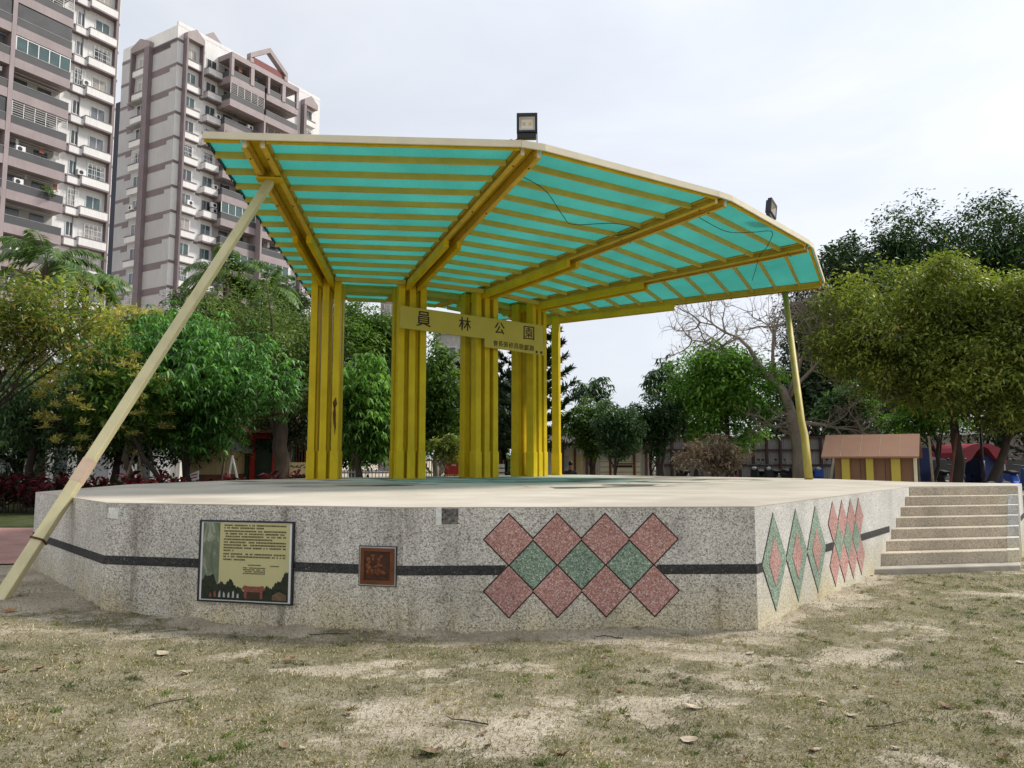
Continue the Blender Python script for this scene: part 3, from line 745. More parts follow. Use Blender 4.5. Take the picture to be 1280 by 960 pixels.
def bay(A, Bf):
    """A(r), Bf(r): side lines of the bay at the beam top"""
    mb = MB(); lo = [A(RBACK), A(FRO + .1), Bf(FRO + .1), Bf(RBACK)]
    mb.prism([p + Vector((0, 0, .012)) for p in lo], (0, 0, .008))
    build(mb, 'roof_panel', M['sheet'], pav)
    for r in PR:
        a, b = A(r), Bf(r); mb = MB(); d = (b - a).normalized()
        mb.bar(a + Vector((0, 0, -.038)), b + Vector((0, 0, -.038)), .05, .09)
        build(mb, 'purlin', M['purlin'], pav)
    a, b = A(FRO + .1), Bf(FRO + .1); mb = MB()
    mb.bar(a + Vector((0, 0, -.02)), b + Vector((0, 0, -.02)), .03, .10)
    build(mb, 'fascia', M['fascia'], pav)
    a, b = A(FRO + .03), Bf(FRO + .03); mb = MB()
    mb.bar(a + Vector((0, 0, -.05)), b + Vector((0, 0, -.05)), .05, .07)
    build(mb, 'edge_purlin', M['yellow'], pav)
bay(lambda r: roof_pt(0, r, -.68, 0), lambda r: roof_pt(0, r, -.185, 0))
for i in range(4):
    o1 = .185; o2 = .185 if i < 3 else .11
    bay((lambda r, i=i: roof_pt(i, r, o1, 0)), (lambda r, i=i: roof_pt(i + 1, r, -o2, 0)))
for i in range(5):     # sheet and fascia over the beam itself
    o = .185 if i < 4 else .11
    mb = MB(); mb.prism([roof_pt(i, RBACK, -o, .013), roof_pt(i, FRO + .1, -o, .013), roof_pt(i, FRO + .1, o, .013), roof_pt(i, RBACK, o, .013)], (0, 0, .008)); build(mb, 'ridge_cover', M['yellow'], pav)
    mb = MB(); mb.bar(roof_pt(i, FRO + .1, -o, -.02), roof_pt(i, FRO + .1, o, -.02), .03, .10); build(mb, 'fascia', M['fascia'], pav)
# dark serrated sheet edge on the left rim
mb = MB()
for k in range(30):
    r = RBACK + .05 + k * (FRO - RBACK) / 30; mb.bar(roof_pt(0, r, -.685, -.015), roof_pt(0, r + .2, -.685, -.015), .02, .05)
mb.bar(roof_pt(0, RBACK, -.685, .02), roof_pt(0, FRO + .1, -.685, .02), .02, .03)
build(mb, 'roof_edge', M['dark_metal'], pav)
# purlin end brackets at the columns (thicker ring beam)
for i in range(4):
    mb = MB()
    for r in (FR + .42, FR - .42):
        mb.bar(roof_pt(i, r, .2, -.14), roof_pt(i + 1, r, -.2 if i < 3 else -.12, -.14), .09, .1)
    build(mb, 'ring_beam', M['purlin'], pav)
# struts
fo = at_height(4, 744, .13)
topb = fan(0, 12.15, 0, 0); topb.z = zu_(12.15) - .06
bp_ = MB(); bp_.bar(fo + (fo - topb).normalized() * .15, topb, .125, .1, (0, 1, 0)); strut = build(bp_, 'brace_pole', plain('faded_yellow_paint', (.58, .52, .30), .1, 1.2, .55, .1, 40, streak=.2), pav, bevel=.01)
mb = MB(); d_ = (topb - fo).normalized()
mb.bar(fo + d_ * .62, fo + d_ * .64, .15, .125, (0, 1, 0)); build(mb, 'pole_joint', M['rust'], strut)
mb = MB(); mb.bar(fan(0, 12.15, -.2, zu_(12.15) - .03), fan(0, 12.15, .2, zu_(12.15) - .03), .2, .03); build(mb, 'head_plate', M['yellow'], strut)
mb = MB(); mb.bar(fo + d_ * 1.36, fo + d_ * 1.66, .127, .102, (0, 1, 0)); build(mb, 'pink_primer_patch', plain('pink_primer', (.57, .42, .30), .15, 4, .7), strut)
fo2 = at_height(1011, 599.3, H); rr = 12.35; tp2 = fan(4, rr, 0); tp2.z = zu_(rr)
mb = MB(); mid = fo2.lerp(tp2, .16); mb.tube([fo2, fo2.lerp(tp2, .12) + Vector((.02, 0, 0)), fo2.lerp(tp2, .2) + Vector((.03, 0, 0)), fo2.lerp(tp2, .27) + Vector((.0, 0, 0)), tp2], [.09, .087, .085, .08, .072], 12); build(mb, 'support_pole', plain('dull_olive_yellow', (.40, .31, .06), .12, 2, .55, .1, 40, streak=.3), pav, True)
# loose cables under the sheets
mb = MB()
def cab(pts, r=.007):
    P_ = [pts[0]] + list(pts) + [pts[-1]]; out = []
    for i in range(1, len(P_) - 2):
        a, b, c, d = P_[i - 1:i + 3]
        for k in range(6):
            t = k / 6; out.append(.5 * ((2 * b) + (c - a) * t + (2 * a - 5 * b + 4 * c - d) * t * t + (3 * b - a - 3 * c + d) * t ** 3))
    mb.tube(out + [pts[-1]], r, 5)
def rp(i, t, r, dz):  # between beams i and i+1
    return roof_pt(i, r, 0, dz).lerp(roof_pt(i + 1, r, 0, dz), t)
cab([rp(1, .05, 12.5, -.1), rp(1, .2, 12.3, -.15), rp(1, .4, 11.7, -.22), rp(1, .55, 11.3, -.16), rp(1, .75, 11.6, -.12), rp(1, .95, 11.5, -.1), rp(1, .9, 11.0, -.1)])
cab([rp(2, .02, 12.6, -.1), rp(2, .3, 12.7, -.2), rp(2, .5, 12.9, -.1), rp(2, .62, 13.1, -.04), rp(2, .8, 12.7, -.1), rp(2, .95, 12.3, -.1), rp(3, .05, 12.1, -.3), rp(3, .08, 12, -.5)])
build(mb, 'cable', M['dark_metal'], pav)

# ------------------------------------------------------------------ floodlights
def floodlight(base, face, label, size=.37, rz=0, tilt=0):
    t = thing('floodlight', base, label, 'floodlight')
    t.rotation_euler = (0, 0, 0)
    fx = Vector(face).normalized(); side = Vector((fx.y, -fx.x, 0)).normalized() * -1
    up = Vector((0, 0, 1))
    Rm = Matrix.Rotation(rz, 3, fx)
    def fr(x, y, z):
        q = side * x + fx * y + up * z
        q = Rm @ q; return tuple(Vector(base) + q)
    s_ = size
    mb = MB(); 
    for k in range(4):
        x0, x1, z0, z1 = ((-.37, .37, .86, 1.0), (-.37, -.28, .36, .86), (.28, .37, .36, .86), (-.37, .37, .28, .36))[k]
        mb.box(x0 * s_, x1 * s_, -.10 * s_, .08 * s_, z0 * s_, z1 * s_, 0, fr)
    mb.box(-.28 * s_, .28 * s_, -.1 * s_, -.04 * s_, .36 * s_, .86 * s_, 0, fr)
    for k in range(7): mb.box((-.3 + k * .1) * s_, (-.27 + k * .1) * s_, -.2 * s_, -.1 * s_, .3 * s_, .95 * s_, 0, fr)
    build(mb, 'housing', M['dark_metal'], t, bevel=.004)
    mb = MB(); mb.box(-.33 * s_, .33 * s_, -.14 * s_, .05 * s_, .06 * s_, .28 * s_, 0, fr); build(mb, 'driver_box', M['dark_metal'], t, bevel=.01)
    mb = MB(); A_ = [(-.28, .36), (.28, .36), (.28, .86), (-.28, .86)]; B_ = [(-.2, .46), (.2, .46), (.2, .8), (-.2, .8)]
    for k in range(4):
        a, b = A_[k], A_[(k + 1) % 4]; c, d = B_[(k + 1) % 4], B_[k]
        mb.poly([fr(a[0] * s_, .06 * s_, a[1] * s_), fr(b[0] * s_, .06 * s_, b[1] * s_), fr(c[0] * s_, -.03 * s_, c[1] * s_), fr(d[0] * s_, -.03 * s_, d[1] * s_)])
    mb.poly([fr(x * s_, -.03 * s_, z * s_) for x, z in B_])
    build(mb, 'reflector', plain('aluminium_reflector', (.62, .6, .55), .05, 5, .3, 0, 10, .5), t)
    for x in (-.11, .11):
        mb = MB(); mb.box((x - .055) * s_, (x + .055) * s_, -.029 * s_, -.02 * s_, .58 * s_, .69 * s_, 0, fr); build(mb, 'led_chip', plain('amber_led', (.8, .45, .06), .05, 5, .4), t)
    mb = MB()
    for x in (-.36, .34): mb.box(x * s_, (x + .03) * s_, -.06 * s_, .03 * s_, -.12 * s_, .3 * s_, 0, fr)
    mb.box(-.4 * s_, .4 * s_, -.06 * s_, .03 * s_, -.15 * s_, -.12 * s_, 0, fr); mb.tube([fr(-.3 * s_, 0, .08 * s_), fr(-.45 * s_, .02, -.02 * s_), fr(-.6 * s_, .02, .02 * s_)], .012, 6)
    build(mb, 'bracket', M['dark_metal'], t)
    return t
p = roof_pt(1, FRO + .02, -.06, .085); floodlight(p, (-.04, -1, 0), 'black square floodlight with two amber chips upright on the front of the roof', .41)
q0 = roof_pt(2, FRO, 0, 0); q1 = roof_pt(3, FRO, 0, 0); p = q0.lerp(q1, .55) + Vector((0, 0, .085))
floodlight(p, (.80, -.62, 0), 'black floodlight leaning over on the right slope of the roof edge', .44, -.30)

# ------------------------------------------------------------------ name boards
def text_mesh(body, size, name, parent, mat, frame, ext=.006, width=None, font_off=0.0):
    cu = bpy.data.curves.new(name, 'FONT'); cu.body = body; cu.size = size; cu.extrude = ext; cu.align_x = 'CENTER'; cu.align_y = 'CENTER'; cu.offset = font_off
    ob = bpy.data.objects.new(name, cu); COL.objects.link(ob)
    dg = bpy.context.evaluated_depsgraph_get(); me = bpy.data.meshes.new_from_object(ob.evaluated_get(dg))
    bpy.data.objects.remove(ob); bpy.data.curves.remove(cu)
    xs = [v.co.x for v in me.vertices]; ys = [v.co.y for v in me.vertices]
    cx = (min(xs) + max(xs)) / 2; cy = (min(ys) + max(ys)) / 2; off = root_loc(parent)
    for v in me.vertices:
        v.co = Vector(frame(v.co.x - cx, v.co.z, v.co.y - cy)) - off
    me.materials.clear(); me.materials.append(mat)
    o = link(name, me, parent); return o
bl_ = at_depth(499.7, 409.7, 16.85); tl_ = at_depth(499.7, 382, 16.85); br_ = at_depth(678.8, 433, 19.05); tr_ = at_depth(678.8, 407, 19.05)
zb = (bl_.z + br_.z) / 2; zt = (tl_.z + tr_.z) / 2
P0 = Vector((bl_.x, bl_.y, 0)); U = Vector((br_.x - bl_.x, br_.y - bl_.y, 0)); LB = U.length; U.normalize(); NB = Vector((U.y, -U.x, 0))
s1 = (br_.z - bl_.z) / LB * .6; s2 = (tr_.z - tl_.z) / LB * .6
def bf(t, k, z): return tuple(P0 + U * t + NB * k + Vector((0, 0, z)))
nb = thing('name_board', bf(LB / 2, 0, zb), 'long mustard board with four large dark park name characters across the columns', 'sign')
mb = MB(); mb.hexa([bf(0, .02, bl_.z), bf(LB, .02, br_.z), bf(LB, -.02, br_.z), bf(0, -.02, bl_.z), bf(0, .02, tl_.z), bf(LB, .02, tr_.z), bf(LB, -.02, tr_.z), bf(0, -.02, tl_.z)])
build(mb, 'board', M['board'], nb, bevel=.004)
def board_t(x, y):
    v = (480 - y) / F_; q = (x - 640) / F_; d = Vector((q, CT - v * ST, ST + v * CT)); k = (P0 - Vector((0, 0, CH))).dot(NB) / d.dot(NB)
    p_ = Vector((0, 0, CH)) + d * k; return (p_ - P0).dot(U), p_.z
for ch, x, y, hpx in (('員', 529, 399, 20), ('林', 580.5, 405, 17), ('公', 624, 410.5, 15), ('園', 660.5, 416.5, 18)):
    t, z = board_t(x, y); d_ = P0.y + U.y * t
    o = text_mesh(ch, hpx / 960 * d_ * 1.08, 'character', nb, M['ink'], lambda a, k, b: bf(t + a, .024 + k, z + b), .004, None, .0 if ch == '園' else .003)
t0, z0 = board_t(605, 428); t1, z1 = board_t(678.6, 438.5)
db = thing('donor_board', bf((t0 + t1) / 2, 0, z0), 'small mustard board with a line of small dark characters hung beneath the long name board', 'sign')
mb = MB(); hb = .115
mb.hexa([bf(t0, .035, z0 - hb), bf(t1, .035, z1 - hb), bf(t1, .0, z1 - hb), bf(t0, .0, z0 - hb), bf(t0, .035, z0 + hb), bf(t1, .035, z1 + hb), bf(t1, .0, z1 + hb), bf(t0, .0, z0 + hb)])
build(mb, 'board', M['board'], db, bevel=.004)
slope = (z1 - z0) / (t1 - t0)
for k, ch in enumerate('會長張修昌敬獻題'):
    x = 618.5 + k * 6.45 ; t, _ = board_t(x, 432)
    z = z0 + slope * (t - t0) + .015
    text_mesh(ch, .15, 'character', db, M['ink'], lambda a, k_, b: bf(t + a, .038 + k_, z + b), .003, None, .0)
for x in (669.8, 675.5):
    t, _ = board_t(x, 440); z = z0 + slope * (t - t0) - .06
    mb = MB(); mb.box(t - .028, t + .028, .034, .042, z - .03, z + .03, 0, bf); build(mb, 'seal_mark', M['ink'], db)

# ------------------------------------------------------------------ foliage
def leaf_quads(C, D, L, Wd, rng, droop=.25):
    """C centres, D unit directions, L lengths: one bent diamond leaf each"""
    n = len(C)
    up = np.tile(np.array([0, 0, 1.0]), (n, 1)) + rng.normal(0, .35, (n, 3))
    S = np.cross(D, up); S /= np.linalg.norm(S, axis=1, keepdims=True) + 1e-9
    L = L[:, None]; Wd = Wd[:, None]
    mid = C + D * L * .5; tip = C + D * L; tip[:, 2] -= (droop * L)[:, 0]
    return np.stack([C, mid + S * Wd * .5, tip, mid - S * Wd * .5], 1)
def crown_leaves(c, rad, n_clump, per, leaf, rng, kind='spray', shell=.55, clump=.22, flat=.75, droop=.25, lobes=5, lop=.35):
    c = np.array(c); rad = np.array(rad)
    # uneven outline: union of several lobes
    lc = rng.normal(0, 1, (lobes, 3)); lc /= np.linalg.norm(lc, axis=1, keepdims=True); lc *= rng.uniform(.2, .74, (lobes, 1)); lc[:, 2] *= .85
    lr = rng.uniform(.34, .60, lobes)
    k = rng.integers(0, lobes, n_clump)
    d = rng.normal(0, 1, (n_clump, 3)); d /= np.linalg.norm(d, axis=1, keepdims=True)
    rr = (shell + (1 - shell) * rng.random(n_clump)) ** .6
    P = lc[k] + d * (lr[k] * rr)[:, None]
    P = c + P * rad
    cs = clump * rad.mean()
    out = []
    if kind == 'spray':
        Q = np.repeat(P, per, 0) + rng.normal(0, 1, (n_clump * per, 3)) * np.array([cs, cs, cs * flat]) * .6
        D = rng.normal(0, 1, Q.shape); D[:, 2] = D[:, 2] * .55 - .15; D += (Q - np.repeat(P, per, 0)) / (cs + 1e-9) * .5
        D /= np.linalg.norm(D, axis=1, keepdims=True)
        L = leaf * rng.uniform(.6, 1.35, len(Q))
        out.append(leaf_quads(Q, D, L, L * rng.uniform(.34, .5, len(Q)), rng, droop))
    else:          # whorls: long leaves drooping round a twig end
        tw = max(2, per // 7)
        T = np.repeat(P, tw, 0) + rng.normal(0, 1, (n_clump * tw, 3)) * cs * .75
        m = 7
        Q = np.repeat(T, m, 0); a = np.tile(np.arange(m) * 2 * np.pi / m, len(T)) + np.repeat(rng.random(len(T)) * 6.28, m)
        el = rng.uniform(-.75, .1, len(Q))
        D = np.stack([np.cos(a) * np.cos(el), np.sin(a) * np.cos(el), np.sin(el)], -1)
        L = leaf * rng.uniform(.75, 1.2, len(Q))
        out.append(leaf_quads(Q + D * .02, D, L, L * .34, rng, droop + .2))
    return np.concatenate(out), P
def trunk_mesh(base, top, r0, targets, rng, bend=.12, r1=None, lowest=.45, n=9):
    mb = MB(); base = Vector(base); top = Vector(top)
    pts = []; side = Vector((rng.normal(), rng.normal(), 0)) * bend * (top - base).length
    for i in range(n):
        t = i / (n - 1); p = base.lerp(top, t) + side * math.sin(t * math.pi) * .6 + Vector((rng.normal(), rng.normal(), 0)) * .015 * (top - base).length * (t > 0)
        pts.append(p)
    rad = [r0 * (1.35 if i == 0 else 1) * (1 - .72 * i / (n - 1)) for i in range(n)]
    pts[0].z -= .1
    mb.tube(pts, rad, 9)
    for tg in targets:
        t = lowest + (1 - lowest) * rng.random() * .85; i = min(n - 2, int(t * (n - 1)))
        a = pts[i]; b = Vector(tg); m1 = a.lerp(b, .4) + Vector((rng.normal() * .1, rng.normal() * .1, .12 * (b - a).length * (rng.random() - .1)))
        m2 = a.lerp(b, .75) + Vector((rng.normal() * .1, rng.normal() * .1, .08 * (b - a).length * rng.random()))
        r_ = rad[i] * .5
        mb.tube([a, m1, m2, b], [r_, r_ * .7, r_ * .42, r_ * .15], 6)
    return mb
LEAF = {
 'gloss': foliage('glossy_green_leaf', (.024, .075, .018), (.09, .23, .045), None, .25, .45),
 'dark': foliage('dark_green_leaf', (.012, .036, .015), (.045, .09, .032), None, .2, .3),
 'mid': foliage('mid_green_leaf', (.03, .075, .018), (.105, .18, .04), None, .3, .25),
 'banyan': foliage('dull_green_leaf', (.04, .075, .025), (.13, .185, .06), None, .3, .3),
 'bright': foliage('bright_green_leaf', (.035, .10, .018), (.145, .28, .055), None, .35, .25),
 'yellow': foliage('yellowing_leaf', (.06, .10, .024), (.21, .25, .07), (.36, .26, .07), .35, .25, .7, .86),
 'olive': foliage('olive_leaf', (.055, .095, .022), (.24, .28, .07), (.30, .25, .09), .32, .2, .5, .93),
 'blue': foliage('blue_green_leaf', (.022, .055, .026), (.085, .15, .065), None, .25, .35),
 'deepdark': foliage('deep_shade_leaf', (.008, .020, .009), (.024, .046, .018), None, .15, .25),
 'red': foliage('crimson_leaf', (.05, .008, .014), (.20, .02, .045), (.03, .02, .015), .3, .3, .7, .7),
 'dryleaf': foliage('dried_pinkish_leaf', (.25, .17, .145), (.46, .34, .29), None, .2, .1),
 'needle': foliage('dark_needle', (.008, .02, .010), (.026, .05, .022), None, .15, .2),
 'flower': foliage('yellow_blossom', (.38, .35, .12), (.60, .54, .22), None, .3, .1),
 'palm': foliage('palm_frond', (.03, .07, .02), (.10, .17, .05), (.16, .24, .06), .3, .4, .6, .85),
}
TREE_N = [0]
def tree(name, px, py, rx, ry, d, leafm, label, leaf=.16, nc=110, per=40, kind='spray', trunk_px=None, r0=.14, bark='bark', cat='tree', group=None, extra=None, depth=1.0, base_z=.05, lobes=7, clump=.13, shell=.5, limbs=9, droop=.25, flat=.75):
    nc = int(nc * 2.4); per = int(per * .8); TREE_N[0] += 1; rng = np.random.default_rng(100 + TREE_N[0])
    c = at_depth(px, py, d); R_ = np.array([rx / 960 * d, rx / 960 * d * depth, ry / 960 * d])
    bx = at_depth(trunk_px if trunk_px else px, 575, d).x
    t = thing(name, (bx, d, base_z), label, cat, group)
    V, P = crown_leaves(c, R_, nc, per, leaf, rng, kind, shell, clump, flat, droop, lobes + 5)
    keep = V[:, :, 2].min(1) > base_z + .02
    V = V[keep]
    if rng is not None and limbs:
        tg = P[rng.permutation(len(P))[:limbs]]
        mb = trunk_mesh((bx, d, base_z), (c.x, c.y, max(c.z, base_z + .4)), r0, tg, rng); build(mb, 'trunk', M[bark], t, True)
    build_np(V, 4, 'crown', LEAF[leafm], t)
    if extra:
        em, frac, size, region = extra
        idx = rng.permutation(len(P))[:max(4, int(len(P) * frac))]
        sel = P[idx]
        # blossoms sit on the outer skin of the crown
        dv = (sel - np.array(c)) / R_; dn = dv / (np.linalg.norm(dv, axis=1, keepdims=True) + 1e-6); dn[:, 1] = -np.abs(dn[:, 1]); sel = np.array(c) + dn * R_ * rng.uniform(.8, .95, (len(sel), 1))
        sel = sel[(sel[:, 2] > base_z + .6)]
        Q = np.repeat(sel, 46, 0); D = rng.normal(0, 1, Q.shape); D[:, 2] = np.abs(D[:, 2]) * .8; D /= np.linalg.norm(D, axis=1, keepdims=True)
        Q = Q + D * rng.uniform(0, .16, (len(Q), 1)); L = size * rng.uniform(.5, 1.2, len(Q))
        build_np(leaf_quads(Q, D, L, L * .35, rng, .1), 4, 'blossoms', LEAF[em], t)
    return t
G1 = 'park trees around the stage'
# left of the stage
tree('yellowing_tree', 35, 412, 108, 80, 19.5, 'yellow', 'sparse tree with yellowing leaves and thin visible branches at the left edge', .15, 130, 34, trunk_px=-60, r0=.1, group=G1, bark='bark_dark', clump=.17, limbs=22)
tree('broadleaf_tree', 55, 500, 105, 92, 23, 'blue', 'dark blue green tree below the yellowing crown at the left edge', .19, 120, 42, 'whorl', trunk_px=40, r0=.16, group=G1, bark='bark_dark')
tree('broadleaf_tree', 235, 470, 122, 100, 24, 'gloss', 'tree with large glossy drooping bright green leaves left of the columns', .20, 270, 56, 'whorl', trunk_px=243, r0=.15, group=G1, bark='bark_dark', lobes=8)
tree('flowering_tree', 140, 505, 92, 72, 22, 'mid', 'dark tree dotted with yellow blossom sprays behind the leaning pole', .17, 120, 40, trunk_px=228, r0=.1, group=G1, extra=('flower', .30, .13, None), bark='bark_dark')
tree('flowering_tree', 178, 420, 70, 34, 29, 'olive', 'pale yellow flowering treetop just below the towers', .16, 90, 40, trunk_px=170, r0=.14, group=G1, extra=('flower', .7, .15, None))
tree('banyan_tree', 330, 455, 110, 105, 31, 'banyan', 'dull green fine leaved banyan just left of the first column', .14, 230, 60, trunk_px=350, r0=.4, bark='bark', group=G1, lobes=9)
tree('banyan_tree', 255, 400, 75, 36, 36, 'banyan', 'greyish green round treetop below the pale tower', .16, 120, 50, trunk_px=260, r0=.3, group=G1)
tree('banyan_tree', 345, 412, 70, 36, 38, 'banyan', 'yellowish green treetop beside the low end of the roof', .17, 120, 50, trunk_px=340, r0=.3, group=G1)
tree('conifer_tree', 362, 378, 34, 26, 46, 'dark', 'dark pointed treetop peeping above the crowns under the roof corner', .2, 70, 40, trunk_px=362, r0=.2, group=G1)
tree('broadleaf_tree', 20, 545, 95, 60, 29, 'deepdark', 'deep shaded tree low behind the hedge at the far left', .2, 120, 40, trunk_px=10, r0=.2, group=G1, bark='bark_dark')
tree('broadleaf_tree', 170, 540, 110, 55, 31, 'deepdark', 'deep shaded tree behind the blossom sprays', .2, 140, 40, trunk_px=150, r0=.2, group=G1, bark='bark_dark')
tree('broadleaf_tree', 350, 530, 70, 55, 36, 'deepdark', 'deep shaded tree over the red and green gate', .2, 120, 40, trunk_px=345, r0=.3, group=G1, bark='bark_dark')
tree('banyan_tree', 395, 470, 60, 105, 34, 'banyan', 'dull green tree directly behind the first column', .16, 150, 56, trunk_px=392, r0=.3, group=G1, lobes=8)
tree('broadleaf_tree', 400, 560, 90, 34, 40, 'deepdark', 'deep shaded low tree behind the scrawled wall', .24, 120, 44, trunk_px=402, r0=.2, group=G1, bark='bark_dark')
# seen between the columns
tree('broadleaf_tree', 500, 500, 90, 90, 42, 'dark', 'dark background tree behind the second column', .24, 190, 50, trunk_px=505, r0=.25, group=G1, bark='bark_dark', lobes=8)
tree('broadleaf_tree', 585, 545, 60, 46, 40, 'deepdark', 'deep shaded low tree behind the red banner', .24, 110, 44, trunk_px=590, r0=.2, group=G1, bark='bark_dark')
tree('broadleaf_tree', 455, 505, 55, 80, 25, 'bright', 'bright green leafy tree between the first two columns', .22, 130, 50, 'whorl', trunk_px=458, r0=.14, group=G1)
tree('banyan_tree', 460, 420, 80, 62, 33, 'mid', 'tall rounded tree seen between the first two columns against the sky', .2, 170, 50, trunk_px=455, r0=.3, group=G1, lobes=8)
tree('broadleaf_tree', 548, 500, 45, 85, 29, 'mid', 'green tree filling the gap between second and third column', .2, 120, 46, trunk_px=540, r0=.16, group=G1, bark='bark_pale')
tree('shrub', 560, 560, 22, 24, 24, 'olive', 'straggly pale shrub beside the third column', .15, 30, 26, trunk_px=545, r0=.04, cat='shrub', bark='bark_pale')
tree('broadleaf_tree', 625, 520, 40, 70, 34, 'deepdark', 'dark dense tree behind the third and fourth columns', .2, 100, 46, trunk_px=625, r0=.2, group=G1, bark='bark_dark')
# right of the columns
tree('small_tree', 735, 530, 42, 40, 27, 'mid', 'first small round tree right of the last column', .15, 80, 40, trunk_px=741, r0=.06, group='row of small round trees before the white wall', bark='bark_dark')
tree('small_tree', 775, 540, 46, 42, 25.5, 'blue', 'small dusty green tree in the middle of the row before the white wall', .15, 100, 42, trunk_px=761, r0=.07, group='row of small round trees before the white wall', bark='bark_dark')
tree('small_tree', 822, 533, 36, 42, 27, 'dark', 'darkest small tree at the right end of the row', .15, 80, 40, trunk_px=823, r0=.07, group='row of small round trees before the white wall', bark='bark_dark')
tree('slender_tree', 737, 485, 24, 26, 30, 'dark', 'thin tree with a few airy leaf sprays rising above the small trees', .22, 22, 16, 'whorl', trunk_px=738, r0=.06, group=G1, bark='bark_dark', lobes=4, limbs=14)
tree('slender_tree', 832, 480, 30, 36, 31, 'dark', 'thin dark tree with sparse leaf sprays in front of the utility pole', .26, 34, 20, 'whorl', trunk_px=824, r0=.1, group=G1, bark='bark_dark', lobes=4, limbs=14)
tree('broadleaf_tree', 905, 495, 78, 78, 27, 'bright', 'large bright green rounded tree right of the centre', .17, 230, 56, trunk_px=916, r0=.17, group=G1, bark='bark_dark', lobes=8)
tree('dry_shrub', 895, 570, 46, 26, 24, 'dryleaf', 'dried pinkish brown shrub under the bright green tree', .14, 70, 34, trunk_px=896, r0=.06, cat='shrub', bark='bark_dark')
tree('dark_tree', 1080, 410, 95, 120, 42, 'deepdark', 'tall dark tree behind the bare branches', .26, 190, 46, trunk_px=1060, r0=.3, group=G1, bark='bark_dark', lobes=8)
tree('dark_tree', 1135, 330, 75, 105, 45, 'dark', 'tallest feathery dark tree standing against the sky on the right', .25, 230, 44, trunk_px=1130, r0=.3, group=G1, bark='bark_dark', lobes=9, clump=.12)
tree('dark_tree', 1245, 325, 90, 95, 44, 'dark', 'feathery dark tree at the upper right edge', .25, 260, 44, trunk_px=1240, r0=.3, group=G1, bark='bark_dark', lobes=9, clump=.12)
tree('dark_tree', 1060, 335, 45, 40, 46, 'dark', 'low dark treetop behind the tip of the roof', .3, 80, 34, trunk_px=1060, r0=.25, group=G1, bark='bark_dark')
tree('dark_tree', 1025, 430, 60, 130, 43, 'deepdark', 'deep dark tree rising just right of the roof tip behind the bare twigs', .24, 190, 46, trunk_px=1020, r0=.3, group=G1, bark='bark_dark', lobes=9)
tree('olive_tree', 1150, 422, 126, 124, 25, 'olive', 'big dense olive green tree above the brown hut', .15, 560, 70, trunk_px=1190, r0=.2, group=G1, bark='bark_dark', lobes=11, clump=.10)
tree('olive_tree', 1272, 442, 95, 128, 24, 'olive', 'olive green tree at the right edge with forked dark trunk', .15, 380, 66, trunk_px=1225, r0=.16, group=G1, bark='bark_dark', lobes=9, clump=.10)
tree('young_tree', 1150, 510, 62, 45, 28, 'bright', 'light green young tree behind the brown hut', .18, 90, 34, trunk_px=1160, r0=.1, group=G1, bark='bark_dark')
tree('young_tree', 1055, 515, 40, 45, 30, 'blue', 'dusty blue green young tree left of the brown hut', .2, 80, 40, trunk_px=1050, r0=.1, group=G1, bark='bark_dark')
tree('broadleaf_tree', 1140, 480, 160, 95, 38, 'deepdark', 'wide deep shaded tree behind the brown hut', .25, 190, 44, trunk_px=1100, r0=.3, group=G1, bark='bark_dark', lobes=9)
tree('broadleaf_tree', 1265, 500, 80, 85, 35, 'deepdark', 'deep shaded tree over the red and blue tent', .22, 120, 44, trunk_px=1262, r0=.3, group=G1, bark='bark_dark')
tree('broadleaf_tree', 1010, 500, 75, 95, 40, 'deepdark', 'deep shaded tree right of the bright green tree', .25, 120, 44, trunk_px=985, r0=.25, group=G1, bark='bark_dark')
# fringe of far trees, one mass
def far_mass():
    rng = np.random.default_rng(55); out = []
    for k in range(46):
        x = -75 + k * 3.6 + rng.normal() * 1.2; y = 62 + rng.uniform(-5, 8)
        if -2 < x < 11: h = rng.uniform(2.2, 3.2)
        elif x < 28: h = rng.uniform(6, 8)
        else: h = rng.uniform(4, 7)
        V, _ = crown_leaves((x, y, h * .5), (3.2, 2.5, h * .55), 40, 22, .5, rng, 'spray', .4, .25)
        out.append(V)
    o = build_np(np.concatenate(out), 4, 'distant_trees', LEAF['dark']); tag(o, 'dark fringe of trees far behind the park', 'trees', kind='stuff')
far_mass()

